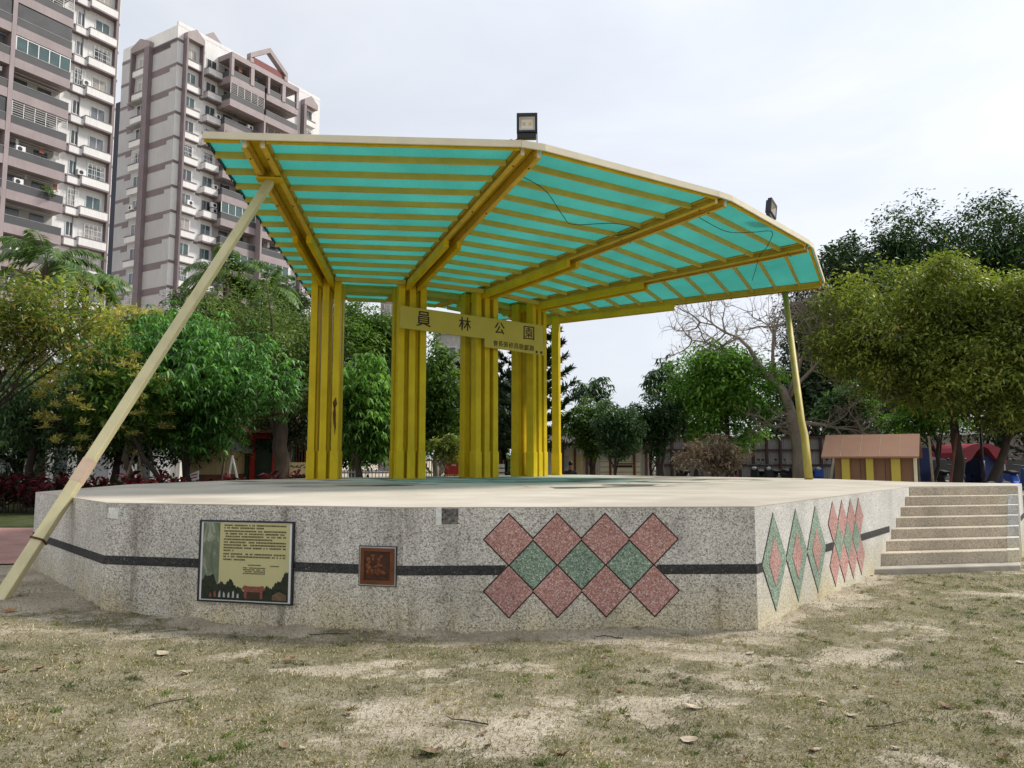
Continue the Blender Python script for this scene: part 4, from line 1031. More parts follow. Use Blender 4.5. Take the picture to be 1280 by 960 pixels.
# bare tree
def bare_tree():
    rng = np.random.default_rng(77); d = 26
    base = at_depth(1000, 600, d); base.z = .05
    t = thing('bare_tree', base, 'leafless pale branched tree leaning left behind the right support pole', 'tree', G1)
    mb = MB()
    def P(x, y, dd=0): return at_depth(x, y, d + dd)
    main = [Vector((base.x, d, 0)), P(999, 560), P(990, 520), P(978, 488), P(955, 466), P(945, 450)]
    mb.tube(main, [.26, .22, .19, .16, .12, .09], 10)
    tw = MB()
    def grow(p, dr, L, r, lev):
        pts = [p]; q = p.copy(); dd = dr.normalized()
        for k in range(5):
            dd = (dd + Vector((rng.normal(), rng.normal(), rng.normal())) * .2 + Vector((0, 0, .02))).normalized()
            q = q + dd * L / 5; pts.append(q.copy())
        (mb if lev == 0 else tw).tube(pts, [r * (1 - .75 * k / 5) for k in range(6)], 6 if lev < 2 else 4)
        if lev < 3:
            for k in range(2, 6):
                for _ in range(2 if lev < 2 else 1):
                    s_ = (dd * .55 + Vector((rng.normal(), rng.normal(), rng.normal() + .2)) * .7).normalized()
                    grow(pts[k], s_, L * rng.uniform(.4, .65), r * .42, lev + 1)
    grow(P(945, 450), Vector((-.9, .0, .75)), 2.4, .08, 0)
    grow(P(950, 460), Vector((-1, -.2, .15)), 2.6, .07, 0)
    grow(P(985, 500), Vector((.55, .1, .9)), 2.6, .10, 0)
    grow(P(978, 488), Vector((-.1, .3, 1)), 3.0, .09, 0)
    grow(P(995, 530), Vector((.9, 0, .55)), 2.2, .08, 0)
    grow(P(996, 545), Vector((-1.0, -.2, .35)), 1.6, .07, 0)
    grow(P(985, 500), Vector((.9, -.3, 1.4)), 3.2, .08, 0)
    build(mb, 'trunk', M['bark_pale'], t, True); build(tw, 'branches', M['bark_pale'], t)
bare_tree()

# palms
def palm(px, py, d, span, label, nf=13, seed=1):
    rng = np.random.default_rng(seed); c = at_depth(px, py, d)
    t = thing('palm_tree', (c.x, d, .05), label, 'palm tree', 'palms before the towers')
    mb = MB(); mb.tube([(c.x + .3, d, -.05), (c.x + .1, d, c.z * .5), (c.x, d, c.z - .3)], [.22, .17, .13], 10); mb.tube([(c.x, d, c.z - .9), (c.x, d, c.z)], [.15, .07], 8)
    build(mb, 'trunk', M['bark'], t, True)
    S = span / 960 * d; Q = []
    for k in range(nf):
        a = 2 * math.pi * k / nf + rng.normal() * .15; el = rng.uniform(.15, 1.1); L = S * rng.uniform(.85, 1.15)
        p = np.array(c); dr = np.array([math.cos(a) * math.cos(el), math.sin(a) * math.cos(el), math.sin(el)])
        steps = 26
        for j in range(steps):
            p2 = p + dr * L / steps; dr = dr + np.array([0, 0, -.075]); dr /= np.linalg.norm(dr)
            sd = np.cross(dr, [0, 0, 1]); sd /= np.linalg.norm(sd) + 1e-9
            if j > 3:
                ll = S * .26 * math.sin(math.pi * (j / steps) ** .7 * .95 + .08)
                for sg_ in (-1, 1):
                    for o_ in (0, .5):
                        q = p + dr * L / steps * o_
                        tip = q + sd * sg_ * ll * .8 + dr * ll * .45 + np.array([0, 0, -ll * rng.uniform(.3, .75)]); w2 = dr * .045
                        m_ = (q + tip) / 2 + np.array([0, 0, ll * .12])
                        Q.append([q - w2 * .5, m_ - w2, tip, m_ + w2])
            wv = sd * .03; Q.append([p - wv, p + wv, p2 + wv * .8, p2 - wv * .8]); p = p2
    build_np(np.array(Q), 4, 'fronds', LEAF['palm'], t)
palm(58, 328, 34, 80, 'palm with drooping fronds in front of the left tower', 15, 3)
palm(108, 352, 33, 66, 'paler green palm between the yellowing tree and the towers', 13, 4)
palm(283, 345, 36, 74, 'palm before the foot of the pale tower', 15, 5)
palm(330, 362, 38, 62, 'smaller palm right of the leaning pole below the roof edge', 13, 6)

# norfolk pine behind the fourth column
def norfolk(px, top, d, label):
    rng = np.random.default_rng(8); x = at_depth(px, 575, d).x; zt_ = at_depth(px, top, d).z
    t = thing('norfolk_pine', (x, d, .05), label, 'pine tree', G1)
    mb = MB(); mb.tube([(x, d, -.1), (x, d, zt_ * .5), (x, d, zt_)], [.2, .14, .04], 8); Q = []
    z = 1.9
    while z < zt_:
        f = 1 - (z / zt_); L = .55 + 1.5 * min(1, f * 1.5)
        nb_ = 6; ph = rng.random() * 6
        for k in range(nb_):
            a = ph + 2 * math.pi * k / nb_ + rng.normal() * .12; dr = Vector((math.cos(a), math.sin(a), .12)); p0 = Vector((x, d, z)); p1 = p0 + dr * L * .6; p2 = p0 + dr * L + Vector((0, 0, .22 * L))
            mb.tube([p0, p1, p2], [.03, .022, .012], 5)
            for j in range(110):
                s_ = .18 + .82 * rng.random(); q = p0.lerp(p1, s_ / .6) if s_ < .6 else p1.lerp(p2, (s_ - .6) / .4)
                for _ in range(2):
                    dd = np.array([dr.x * .6 + rng.normal() * .5, dr.y * .6 + rng.normal() * .5, .25 + rng.normal() * .3]); dd /= np.linalg.norm(dd)
                    Q.append((np.array(q), dd))
        z += .5
    build(mb, 'trunk', M['bark_dark'], t, True)
    C = np.array([q[0] for q in Q]); D = np.array([q[1] for q in Q]); L = rng.uniform(.16, .32, len(C))
    build_np(leaf_quads(C, D, L, L * .3, rng, -.05), 4, 'needles', LEAF['needle'], t)
norfolk(667, 385, 28, 'dark shaggy tiered pine behind the fourth column')
norfolk(600, 425, 34, 'dark tiered pine between the third column and the grey block')

# ------------------------------------------------------------------ towers
FL = 3.1; WR = random.Random(44)
M['curtain'] = plain('curtained_glass', (.34, .32, .29), .2, 2.5, .25, 0, 10); M['glass_grey'] = plain('grey_glass', (.14, .15, .16), .3, .8, .12, 0, 10, 0, .7)
ua = R(31); UT = Vector((math.sin(ua), math.cos(ua), 0)); NT = Vector((math.cos(ua), -math.sin(ua), 0))
def facade(P, u, nn):
    P = Vector(P)
    def fr(t, k, z): return tuple(P + u * t + nn * k + Vector((0, 0, z)))
    def t_of(x, y, off=0):
        Q = P + nn * off
        v = (480 - y) / F_; q = (x - 640) / F_; d = Vector((q, CT - v * ST, 0)); k = Q.dot(nn) / d.dot(nn); return (d * k - Q).dot(u)
    return fr, t_of
def add_box(parent, name, mat, fr, *b):
    mb = MB(); mb.box(*b, 0, fr); return build(mb, name, mat, parent)
def window(parent, fr, t0, t1, z0, z1, k=.0, grille=False, blue=False, panes=2, mat_frame='white_frame'):
    mb = MB(); w = .06
    mb.box(t0, t1, k, k + .06, z0, z0 + w, 0, fr); mb.box(t0, t1, k, k + .06, z1 - w, z1, 0, fr)
    for i in range(panes + 1):
        t = t0 + (t1 - t0 - w) * i / panes; mb.box(t, t + w, k, k + .055, z0 + w, z1 - w, 0, fr)
    if grille:
        g = k + .32
        for i in range(4): z = z0 - .1 + (z1 - z0 + .2) * i / 3; mb.box(t0 - .12, t1 + .12, g, g + .035, z, z + .035, 0, fr)
        nv = max(4, int((t1 - t0) / .4))
        for i in range(nv + 1): t = t0 - .12 + (t1 - t0 + .21) * i / nv; mb.box(t, t + .03, g + .036, g + .062, z0 - .1, z1 + .13, 0, fr)
        for t in (t0 - .12, t1 + .09): mb.box(t, t + .03, k, g, z0 - .1, z0 - .07, 0, fr); mb.box(t, t + .03, k, g, z1 + .1, z1 + .13, 0, fr)
    wd = build(mb, 'window', M[mat_frame], parent)
    mb = MB(); mb.box(t0 + w * .5, t1 - w * .5, k + .005, k + .03, z0 + w * .5, z1 - w * .5, 0, fr); build(mb, 'pane', M['glass_blue' if blue else WR.choice(['glass_dark', 'glass_dark', 'glass_blue', 'curtain', 'glass_grey'])], wd)
    return wd
def aircon(parent, fr, t, k, z):
    mb = MB(); mb.box(t, t + .85, k, k + .35, z, z + .6, 0, fr); a = build(mb, 'air_conditioner', M['white_frame'], parent, bevel=.02)
    mb = MB(); c = Vector(fr(t + .5, k + .352, z + .3)); e1 = Vector(fr(t + 1, k, z)) - Vector(fr(t, k, z)); pts = [c + e1 * .22 * math.cos(q * .524) + Vector((0, 0, .22 * math.sin(q * .524))) for q in range(12)]
    mb.prism(pts, Vector(fr(0, .01, 0)) - Vector(fr(0, 0, 0))); build(mb, 'fan_grille', M['dark_metal'], a)

def balcony(parent, fr, t0, t1, zf, rg, depth=1.5, style=None, slab='mauve_lt', wall_k=0):
    """projecting balcony for one floor, zf = floor level"""
    mb = MB(); mb.box(t0, t1, wall_k, depth, zf - .6, zf + .3, 0, fr); b = build(mb, 'balcony', M[slab], parent)
    mb = MB(); mb.box(t0 + .02, t1 - .02, depth - .14, depth - .02, zf + .3, zf + 1.08, 0, fr)
    mb.box(t0 + .02, t0 + .12, wall_k, depth - .14, zf + .3, zf + 1.08, 0, fr); mb.box(t1 - .12, t1 - .02, wall_k, depth - .14, zf + .3, zf + 1.08, 0, fr); build(mb, 'parapet', M['parapet'], b)
    mb = MB(); mb.box(t0, t1, depth - .16, depth, zf + 1.08, zf + 1.13, 0, fr); build(mb, 'handrail', M['grey_roof'], b)
    mb = MB(); mb.box(t0 + .1, t1 - .1, wall_k + .02, wall_k + .06, zf + .3, zf + 2.5, 0, fr); build(mb, 'back_wall', M['interior'], b)
    L = t1 - t0
    for q in (.18, .62):
        mb = MB(); mb.box(t0 + L * q, t0 + L * q + min(1.8, L * .25), wall_k + .06, wall_k + .1, zf + .35, zf + 2.3, 0, fr); build(mb, 'balcony_door', M['glass_dark'], b)
    if style == 'glazed':
        mb = MB(); n = max(4, int(L / .95)); k = depth - .12
        for i in range(n + 1): t = t0 + .03 + (L - .13) * i / n; mb.box(t, t + .08, k, k + .08, zf + 1.07, zf + 2.55, 0, fr)
        for z in (zf + 1.08, zf + 2.47): mb.box(t0 + .03, t1 - .03, k + .002, k + .075, z, z + .08, 0, fr)
        build(mb, 'glazing_frame', M['white_frame'], b)
        mb = MB(); mb.box(t0 + .05, t1 - .05, k + .02, k + .04, zf + 1.1, zf + 2.5, 0, fr); build(mb, 'glazing', M['glass_blue'], b)
    elif style == 'grille':
        mb = MB(); k = depth - .06
        for i in range(7): z = zf + 1.12 + i * .22; mb.box(t0 + .03, t1 - .03, k, k + .03, z, z + .035, 0, fr)
        n = max(5, int(L / 1.1))
        for i in range(n + 1): t = t0 + .03 + (L - .1) * i / n; mb.box(t, t + .05, k + .032, k + .07, zf + 1.07, zf + 2.5, 0, fr)
        build(mb, 'grille', M['white_frame'], b)
    elif style == 'screen':
        mb = MB(); k = depth - .1; mb.box(t0 + .05, t1 - .05, k, k + .03, zf + 1.08, zf + 2.55, 0, fr); build(mb, 'screen', plain('dark_mesh_screen', (.04, .04, .045), .3, 1, .4), b)
    if style in (None, 'ac'):
        mb = MB(); t = t0 + .4
        while t < t1 - .8:
            wd_ = WR.uniform(.25, .6)
            if WR.random() < .4:
                hh_ = WR.uniform(.35, .8); mb = MB(); mb.box(t, t + wd_, depth - .5, depth - .45, zf + 2.3 - hh_, zf + 2.3, 0, fr); build(mb, 'laundry', M[WR.choice(['shirt_white', 'shirt_dark', 'brick_low', 'trousers', 'curtain', 'mauve'])], b)
            t += wd_ + WR.uniform(.5, 1.6)
        mb = MB(); mb.tube([fr(t0 + .2, depth - .475, zf + 2.32), fr(t1 - .2, depth - .475, zf + 2.32)], .02, 5); build(mb, 'clothes_line', M['steel'], b)
    if style == 'ac':
        aircon(b, fr, t0 + L * .7, depth - .55, zf + 1.08)
    return b
# --- left tower
P1 = at_depth(141, 200, 80); P1.z = 0
d1 = -UT
t1n = thing('apartment_tower', (P1.x, P1.y, 0), 'nearer apartment tower cut off by the left edge, with long mauve balconies', 'apartment building')
fr, tof = facade(P1, d1, NT)
def T1_(x, off=0): return tof(x, 200, off)
Lw = 27
add_box(t1n, 'wall', M['tile_white'], fr, 0, Lw, -14, 0, 0, 72)
tb0, tb1 = T1_(132), T1_(107); tp0, tp1 = T1_(135), T1_(104, .75); ts0, ts1 = T1_(96.5), T1_(86); tbal0 = T1_(82, 1.7); tdiv = T1_(8, 1.7)
add_box(t1n, 'pilaster', M['mauve'], fr, tb0 - .42, tb0 - .12, 0, .5, 0, 70)
z_off = .7; FL = 3.22; rg = random.Random(21)
for k in range(2, 18):
    z = z_off + FL * k
    add_box(t1n, 'floor_band', M['mauve'], fr, 0, tb0 - .44, 0, .03, z - .12, z + .16)
    add_box(t1n, 'floor_band', M['mauve'], fr, tp1 + .1, tbal0, 0, .03, z - .12, z + .16)
    g = k in (7, 9, 13) ; 
    window(t1n, fr, tb0 + .35, tb1 - .2, z + 1.05, z + 2.55, .0, g, k == 9 or k == 14)
    mb = MB(); mb.box(tb0 - .1, tp1, .02, .75, z + .16, z + .98, 0, fr); pb = build(mb, 'planter_box', M['tile_white'], t1n)
    add_box(pb, 'planter_trim', M['mauve'], fr, tb0 - .12, tp1 + .02, 0, .79, z - .02, z + .16)
    add_box(pb, 'planter_rim', M['mauve'], fr, tb0 - .12, tp1 + .02, 0, .79, z + .98, z + 1.04)
    if k % 3 == 0: aircon(t1n, fr, tb1 + .1, .1, z + 1.1)
    window(t1n, fr, ts0, ts1, z + 1.0, z + 2.5, .0, k in (8, 12), False)
    add_box(t1n, 'window_sill', M['mauve'], fr, ts0 - .35, ts1 + .35, 0, .28, z + .7, z + .86); add_box(t1n, 'window_hood', M['tile_white'], fr, ts0 - .3, ts1 + .3, 0, .5, z - .05, z + .62)
    add_box(t1n, 'window_hood_trim', M['mauve'], fr, ts0 - .33, ts1 + .33, 0, .53, z - .15, z - .05)
    st = {14: 'grille', 13: 'screen', 12: 'glazed', 10: 'grille', 11: None, 9: 'ac', 8: 'ac', 15: 'glazed', 7: None}.get(k, rg.choice([None, 'ac', 'grille']))
    balcony(t1n, fr, tbal0, tdiv - .15, z, rg, 1.7, st); balcony(t1n, fr, tdiv + .3, Lw, z, rg, 1.7, rg.choice([None, None, 'screen']))
add_box(t1n, 'pilaster', M['mauve_lt'], fr, tdiv - .13, tdiv + .28, 0, 1.72, 0, 66)
for t_ in (.3, tp1 + .35): mb = MB(); mb.tube([fr(t_, .09, 2), fr(t_, .09, 66)], .06, 6); build(mb, 'drain_pipe', M['grey_roof'], t1n)
bal_plants = np.random.default_rng(4)
Vp, _ = crown_leaves(fr((tbal0 + tdiv) / 2 - 1.2, 1.4, z_off + FL * 8 + 1.2), (1.4, .5, .5), 26, 20, .22, bal_plants); build_np(Vp, 4, 'balcony_plants', LEAF['mid'], t1n)
# --- pale tower
FL = 3.1
P2 = at_depth(223, 30.6, 90); ZT = P2.z; P2.z = 0
t2 = thing('apartment_tower', (P2.x, P2.y, 0), 'farther apartment tower with its gabled top in full view behind the roof', 'apartment building')
fr, tof = facade(P2, UT, NT)
def T2_(x, y=110): return tof(x, y)
US = Vector((-NT.x, -NT.y, 0)); frs, tofs = facade(P2, US, -UT)
LF = T2_(400, 130); LS = tofs(155, 50)
mb = MB(); mb.box(0, LF, -LS, 0, 0, ZT, 0, fr); build(mb, 'wall', M['tile_white'], t2)
add_box(t2, 'side_wall', M['tile_grey_shade'], frs, .02, LS + .01, 0, .03, 0, ZT - 1.7)
add_box(t2, 'stairwell', M['navy'], frs, LS + .02, LS + 2.6, -4, -.1, 0, ZT - 7)
# roof parapet
add_box(t2, 'roof_parapet', M['tile_white'], fr, .02, LF - .02, -.3, .02, ZT, ZT + .5)
nfl = 17; z_top = ZT - 1.75
def T2k(x, y, k): return tof(x, y, k)
a0 = T2k(233, 60, .6); a1 = T2k(236, 60, .75); a2 = T2k(253.5, 65, .6); a3 = T2k(256, 65, .75)
c0 = T2k(261.5, 85, .9); c1 = T2k(280, 90, .9); b0 = T2k(287.5, 90, 2.4); bm = T2k(331, 115, 2.4); b1 = T2k(371.5, 135, 2.4); e0 = T2k(381, 125, .7); e1 = T2k(397.5, 130, .7)
def gable(parent, frx, t0, t1, z0, zh, k0, k1, mat, name='gable'):
    mb = MB(); mid = (t0 + t1) / 2
    mb.prism([frx(t0, k0, z0), frx(t1, k0, z0), frx(t1, k0, z0 + zh * .45), frx(mid, k0, z0 + zh), frx(t0, k0, z0 + zh * .45)], Vector(frx(0, k1, 0)) - Vector(frx(0, k0, 0)))
    return build(mb, name, M[mat], parent)
add_box(t2, 'pilaster', M['mauve'], fr, a0, a1, 0, .75, 0, z_top + .3)
add_box(t2, 'pilaster', M['mauve'], fr, a2, a3, 0, .75, z_top - 2 * FL, z_top + .3)
gable(t2, fr, a0, a3, z_top + .3, 1.6, 0, .77, 'mauve_lt')
for i in range(1, 13):
    z = z_top - FL * i        # floor level of this storey
    add_box(t2, 'floor_band', M['mauve'], fr, 0, a0, 0, .035, z + FL - .3, z + FL + .05)
    add_box(t2, 'floor_band', M['mauve'], fr, a3 + .01, c0 - .05, 0, .035, z + FL - .3, z + FL + .05)
    # bay column
    g = i in (5, 10)
    window(t2, fr, a1 + .12, a1 + (a2 - a1) * .78, z + 1.0, z + 2.5, .0, g, False)
    add_box(t2, 'window_panel', M['tile_white'], fr, a1 + .01, a2 - .01, 0, .5, z + .05, z + .85); add_box(t2, 'window_sill', M['mauve'], fr, a1 + .01, a2 + .0, 0, .56, z + .85, z + .97)
    add_box(t2, 'window_panel_trim', M['mauve'], fr, a1 + .01, a2 - .01, 0, .54, z - .08, z + .05)
    # planter column
    window(t2, fr, c0 + .25, c0 + (c1 - c0) * .78, z + .95, z + 2.5, .0, i in (4, 5), i % 3 == 0)
    mb = MB(); mb.box(c0, c1, .0, .95, z + .1, z + .88, 0, fr); pb = build(mb, 'planter_box', M['tile_white'], t2)
    add_box(pb, 'planter_trim', M['mauve'], fr, c0 - .03, c1 + .03, 0, .98, z - .1, z + .1); add_box(pb, 'planter_rim', M['mauve'], fr, c0 - .03, c1 + .03, 0, .98, z + .88, z + .96)
    if i in (3, 6, 7): aircon(t2, fr, c1 - .9, .35, z + 1.0)
    if i == 7: aircon(t2, fr, c1 - 1.0, .42, z + 1.7); aircon(t2, fr, a1 + .8, .3, z + 1.05)
    # balconies in two bays
    st1 = {2: 'grille', 3: 'ac', 7: 'glazed', 9: 'glazed', 4: 'grille'}.get(i); st2 = {2: None, 3: 'grille', 4: 'grille', 7: 'glazed', 9: 'glazed', 10: 'ac'}.get(i)
    dep = 2.6 if i <= 2 else 1.7
    balcony(t2, fr, b0, bm - .15, z, rg, dep, st1); balcony(t2, fr, bm + .15, b1, z, rg, dep, st2)
    # right column
    window(t2, fr, e0 + .5, e1 - .5, z + .95, z + 2.5, .0, i in (2, 4), False)
    add_box(t2, 'window_panel', M['tile_white'], fr, e0 + .4, e1 - .2, 0, .5, z + .05, z + .85); add_box(t2, 'window_sill', M['mauve'], fr, e0 + .4, e1 - .2, 0, .56, z + .85, z + .97)
    # side wall: stepped mauve bands
    zb_ = z + FL - .05
    s0 = tofs(191.5, 60); s1_ = tofs(186, 60); s2_ = tofs(171.5, 60)
    add_box(t2, 'side_band', M['mauve'], frs, .0, 1.3, .03, .06, zb_ - .4, zb_); add_box(t2, 'side_band', M['mauve'], frs, 1.3, s0 + .05, .03, .06, zb_ - .85, zb_)
    add_box(t2, 'side_band', M['mauve'], frs, s2_, s2_ + 1.3, .03, .06, zb_ - .85, zb_ - .05); add_box(t2, 'side_band', M['mauve'], frs, s2_ + 1.3, LS, .03, .06, zb_ - .45, zb_ - .05)
    window(t2, frs, s1_ + .25, s1_ + (s2_ - s1_) * .72, z + .95, z + 2.35, .035, i in (5, 11), False)
    add_box(t2, 'window_sill', M['mauve'], frs, s1_, s2_ + .15, .03, .45, z + .75, z + .88); add_box(t2, 'window_panel', M['tile_white'], frs, s1_ + .01, s2_ + .1, .03, .4, z + .0, z + .74)
    if i in (7,): aircon(t2, frs, s1_ + 1.0, .2, z + 1.0)
    if i in (3, 4): add_box(t2, 'awning', M['grey_roof'], frs, s1_, s2_ + .2, .03, .9, z + 2.5, z + 2.6)
add_box(t2, 'side_band', M['mauve'], frs, .0, 1.3, .03, .06, z_top - .3, z_top + .1); add_box(t2, 'side_band', M['mauve'], frs, 1.3, s0 + .05, .03, .06, z_top - .8, z_top + .1)
add_box(t2, 'side_pilaster', M['mauve'], frs, s0 - .1, s1_, .03, .6, 0, z_top + .1); add_box(t2, 'side_pilaster', M['mauve'], frs, s2_ + .1, s2_ + .4, .03, .6, z_top - 2.2 * FL, z_top + .1)
gable(t2, frs, s0 - .1, s2_ + .4, z_top + .1, 1.5, .03, .62, 'mauve_lt')
add_box(t2, 'pilaster', M['mauve'], fr, e0 - .1, e0 + .38, 0, .8, 0, z_top - .3); gable(t2, fr, e0 - .1, e1 - .1, z_top - .3, 1.7, 0, .82, 'mauve_lt')
add_box(t2, 'pilaster', M['mauve_lt'], fr, bm - .13, bm + .13, 0, 2.62, 6, z_top - 2 * FL + .3)
# crowning frame over the top two balcony storeys
tops = z_top + .2
for ta, tb in ((b0, b0 + .4), (b0 + (b1 - b0) * .27, b0 + (b1 - b0) * .32), (b0 + (b1 - b0) * .52, b0 + (b1 - b0) * .55), (b0 + (b1 - b0) * .74, b0 + (b1 - b0) * .79), (b1 - .4, b1)):
    add_box(t2, 'crown_pillar', M['mauve_lt'], fr, ta, tb, 2.25, 2.68, z_top - FL + .3, tops - .6)
add_box(t2, 'crown_beam', M['mauve_lt'], fr, b0, b1, 0, 2.7, tops - .6, tops + .1)
gm0 = b0 + (b1 - b0) * .25; gm1 = b0 + (b1 - b0) * .81; gmid = (gm0 + gm1) / 2
mb = MB()
def slab2(ta, za, tb, zb2, th): mb.prism([fr(ta, 2.0, za - th), fr(tb, 2.0, zb2 - th), fr(tb, 2.0, zb2), fr(ta, 2.0, za)], NT * .75)
slab2(gm0, tops + 1.3, gmid, tops + 3.5, .7); slab2(gmid, tops + 3.5, gm1, tops + 1.3, .7)
mb.box(gm0, gm0 + .55, 2.0, 2.75, tops + .1, tops + .7, 0, fr); mb.box(gm1 - .55, gm1, 2.0, 2.75, tops + .1, tops + .7, 0, fr)
build(mb, 'roof_gable', M['mauve_lt'], t2)
add_box(t2, 'red_panel', plain('red_brown_panel', (.20, .055, .05), .1, 2, .7), fr, gm0 + .6, gm1 - .6, 2.3, 2.5, tops + .1, tops + 1.1)
gable(t2, fr, a3 + .8, a3 + 3.4, ZT + .0, 1.9, -1.2, -.5, 'mauve_lt')
# two further buildings glimpsed between the columns
def block(name, px0, px1, top, d, mat, label, win=True):
    a = at_depth(px0, top, d); b = at_depth(px1, top, d)
    t = thing(name, ((a.x + b.x) / 2, d, 0), label, 'building'); z = a.z
    mb = MB(); mb.box(a.x, b.x, d, d + 10, 0, z); build(mb, 'wall', M[mat], t)
    mb = MB(); mb.box(a.x - .3, b.x + .3, d - .3, d + 10.3, z, z + .5); build(mb, 'roof_edge', M['concrete'], t)
    f2 = lambda x, k, zz: (x, d - k, zz)
    if win:
        nw = max(2, int((b.x - a.x) / 3.2))
        zz = z - 2.9
        while zz > 3:
            for i in range(nw):
                x = a.x + (b.x - a.x) * (i + .25) / nw; window(t, f2, x, x + 1.6, zz, zz + 1.5, .02)
            zz -= 3.1
    return t
block('distant_block', 476, 512, 368, 100, 'mauve_lt', 'pale pink block far off between the first two columns above the trees')
block('distant_block', 545, 606, 418, 85, 'concrete', 'grey concrete block far off left of the third column')
block('distant_block', 556, 582, 520, 60, 'orange', 'low orange and white house between the second and third columns')

# ------------------------------------------------------------------ low buildings, walls, huts behind the park
def hut_brown():
    A = at_depth(1043, 575, 20.4); B = at_depth(1143, 575, 19.45); A.z = B.z = 0
    u = (B - A); L = u.length; u.normalize(); nn = Vector((-u.y, u.x, 0))
    t = thing('brown_hut', tuple(A.lerp(B, .5)), 'brown gabled hut with yellow posts behind the right end of the stage', 'hut')
    f = lambda x, y, z: tuple(A + u * x + nn * y + Vector((0, 0, z)))
    dep = 1.25; ze = at_depth(1092, 563.5, 19.9).z; zr = at_depth(1092, 545, 20.4).z
    mb = MB(); mb.box(0, L, 0, dep, 0, ze + .02, 0, f); mb.prism([f(L, 0, ze), f(L, dep, ze), f(L, dep / 2, zr - .06)], u * -.04); mb.prism([f(.04, 0, ze), f(.04, dep, ze), f(.04, dep / 2, zr - .06)], u * -.04); build(mb, 'wall', M['brown_wall'], t)
    for q0, q1 in ((.1, .2), (.41, .5), (.72, .83)):
        mb = MB(); mb.box(q0 * L, q1 * L, -.13, -.002, 0, ze - .2, 0, f); build(mb, 'post', M['board'], t)
    mb = MB(); mb.box(L - .02, L + .05, -.08, -.003, 0, ze - .14, 0, f); build(mb, 'edge_board', M['fascia'], t)
    for q in (.33, .64): mb = MB(); mb.box(q * L, q * L + .012, -.006, .01, .1, ze - .1, 0, f); build(mb, 'wall_seam', M['ink'], t)
    o = .3; xa, xb = -.28, L + .12; sl = (zr - ze) / (dep / 2)
    for sg_, y0 in ((-1, -o), (1, dep + o)):
        zlo = ze - o * sl; yr = dep / 2 + sg_ * .002
        mb = MB(); mb.hexa([f(xa, y0, zlo), f(xb, y0, zlo), f(xb, yr, zr), f(xa, yr, zr), f(xa, y0, zlo + .045), f(xb, y0, zlo + .045), f(xb, yr, zr + .045), f(xa, yr, zr + .045)]); r_ = build(mb, 'roof_slope', M['brown_roof'], t)
        mb = MB()
        for k in range(1, 5): x = xa + (xb - xa) * k / 5; mb.hexa([f(x, y0, zlo + .04), f(x + .012, y0, zlo + .04), f(x + .012, yr, zr + .04), f(x, yr, zr + .04), f(x, y0, zlo + .05), f(x + .012, y0, zlo + .05), f(x + .012, yr, zr + .05), f(x, yr, zr + .05)])
        if sg_ < 0: build(mb, 'roof_seam', M['timber'], r_)
hut_brown()
def hut_cream():
    d = 33; x0 = at_depth(230, 575, d).x; x1 = at_depth(284, 575, d).x; t = thing('cream_hut', ((x0 + x1) / 2, d, 0), 'cream gabled hut with red brown base behind the glossy tree', 'hut')
    ze = at_depth(240, 559, d).z; zr = at_depth(255, 543, d).z; mid = (x0 + x1) / 2
    mb = MB(); mb.box(x0, x1, d, d + 3, .9, ze); mb.prism([(x0, d, ze), (x1, d, ze), (mid, d, zr)], (0, 3, 0)); build(mb, 'wall', M['cream_wall'], t)
    mb = MB(); mb.box(x0 - .03, x1 + .03, d - .03, d + 3.03, 0, .9); build(mb, 'base', M['brick_low'], t)
    mb = MB(); o = .45; sl = (zr - ze) / (mid - x0)
    for sx, xe in ((-1, x0 - o), (1, x1 + o)):
        mb.hexa([(xe, d - .5, ze - o * sl + .02), (mid + sx * .002, d - .5, zr + .02), (mid + sx * .002, d + 3.5, zr + .02), (xe, d + 3.5, ze - o * sl + .02), (xe, d - .5, ze - o * sl + .2), (mid + sx * .002, d - .5, zr + .2), (mid + sx * .002, d + 3.5, zr + .2), (xe, d + 3.5, ze - o * sl + .2)])
    build(mb, 'roof', M['grey_roof'], t)
    mb = MB()
    for k in range(7): xx = x0 + .55 + k * .12; mb.box(xx, xx + .08, d - .02, d - .003, 1.95, 2.1)
    build(mb, 'vent', M['ink'], t)
hut_cream()
def gate_house():
    d = 35; t = thing('gate_house', (at_depth(318, 575, d).x, d, 0), 'red and dark green gate house under the trees behind the white prop', 'gate house')
    X = lambda x: at_depth(x, 575, d).x
    mb = MB(); mb.box(X(284), X(348), d + .2, d + 4, 0, 2.6); build(mb, 'wall', M['dark_green'], t)
    for q in (288, 312, 340): mb = MB(); mb.box(X(q), X(q) + .2, d, d + .19, 0, 2.5); build(mb, 'post', M['red'], t)
    mb = MB(); mb.box(X(286), X(344), d - .05, d + .15, 2.5, 2.75); build(mb, 'beam', M['red'], t)
    mb = MB(); mb.prism([(X(280), d - .8, 2.75), (X(280), d + 4.2, 2.75), (X(280), d + 1.8, 4.0)], (X(352) - X(280), 0, 0)); build(mb, 'roof', M['roof_tile'], t)
    mb = MB(); mb.box(X(291), X(310), d + .15, d + .19, 0, 2.1); build(mb, 'door', plain('green_door', (.04, .09, .06), .1, 2, .5), t)
gate_house()
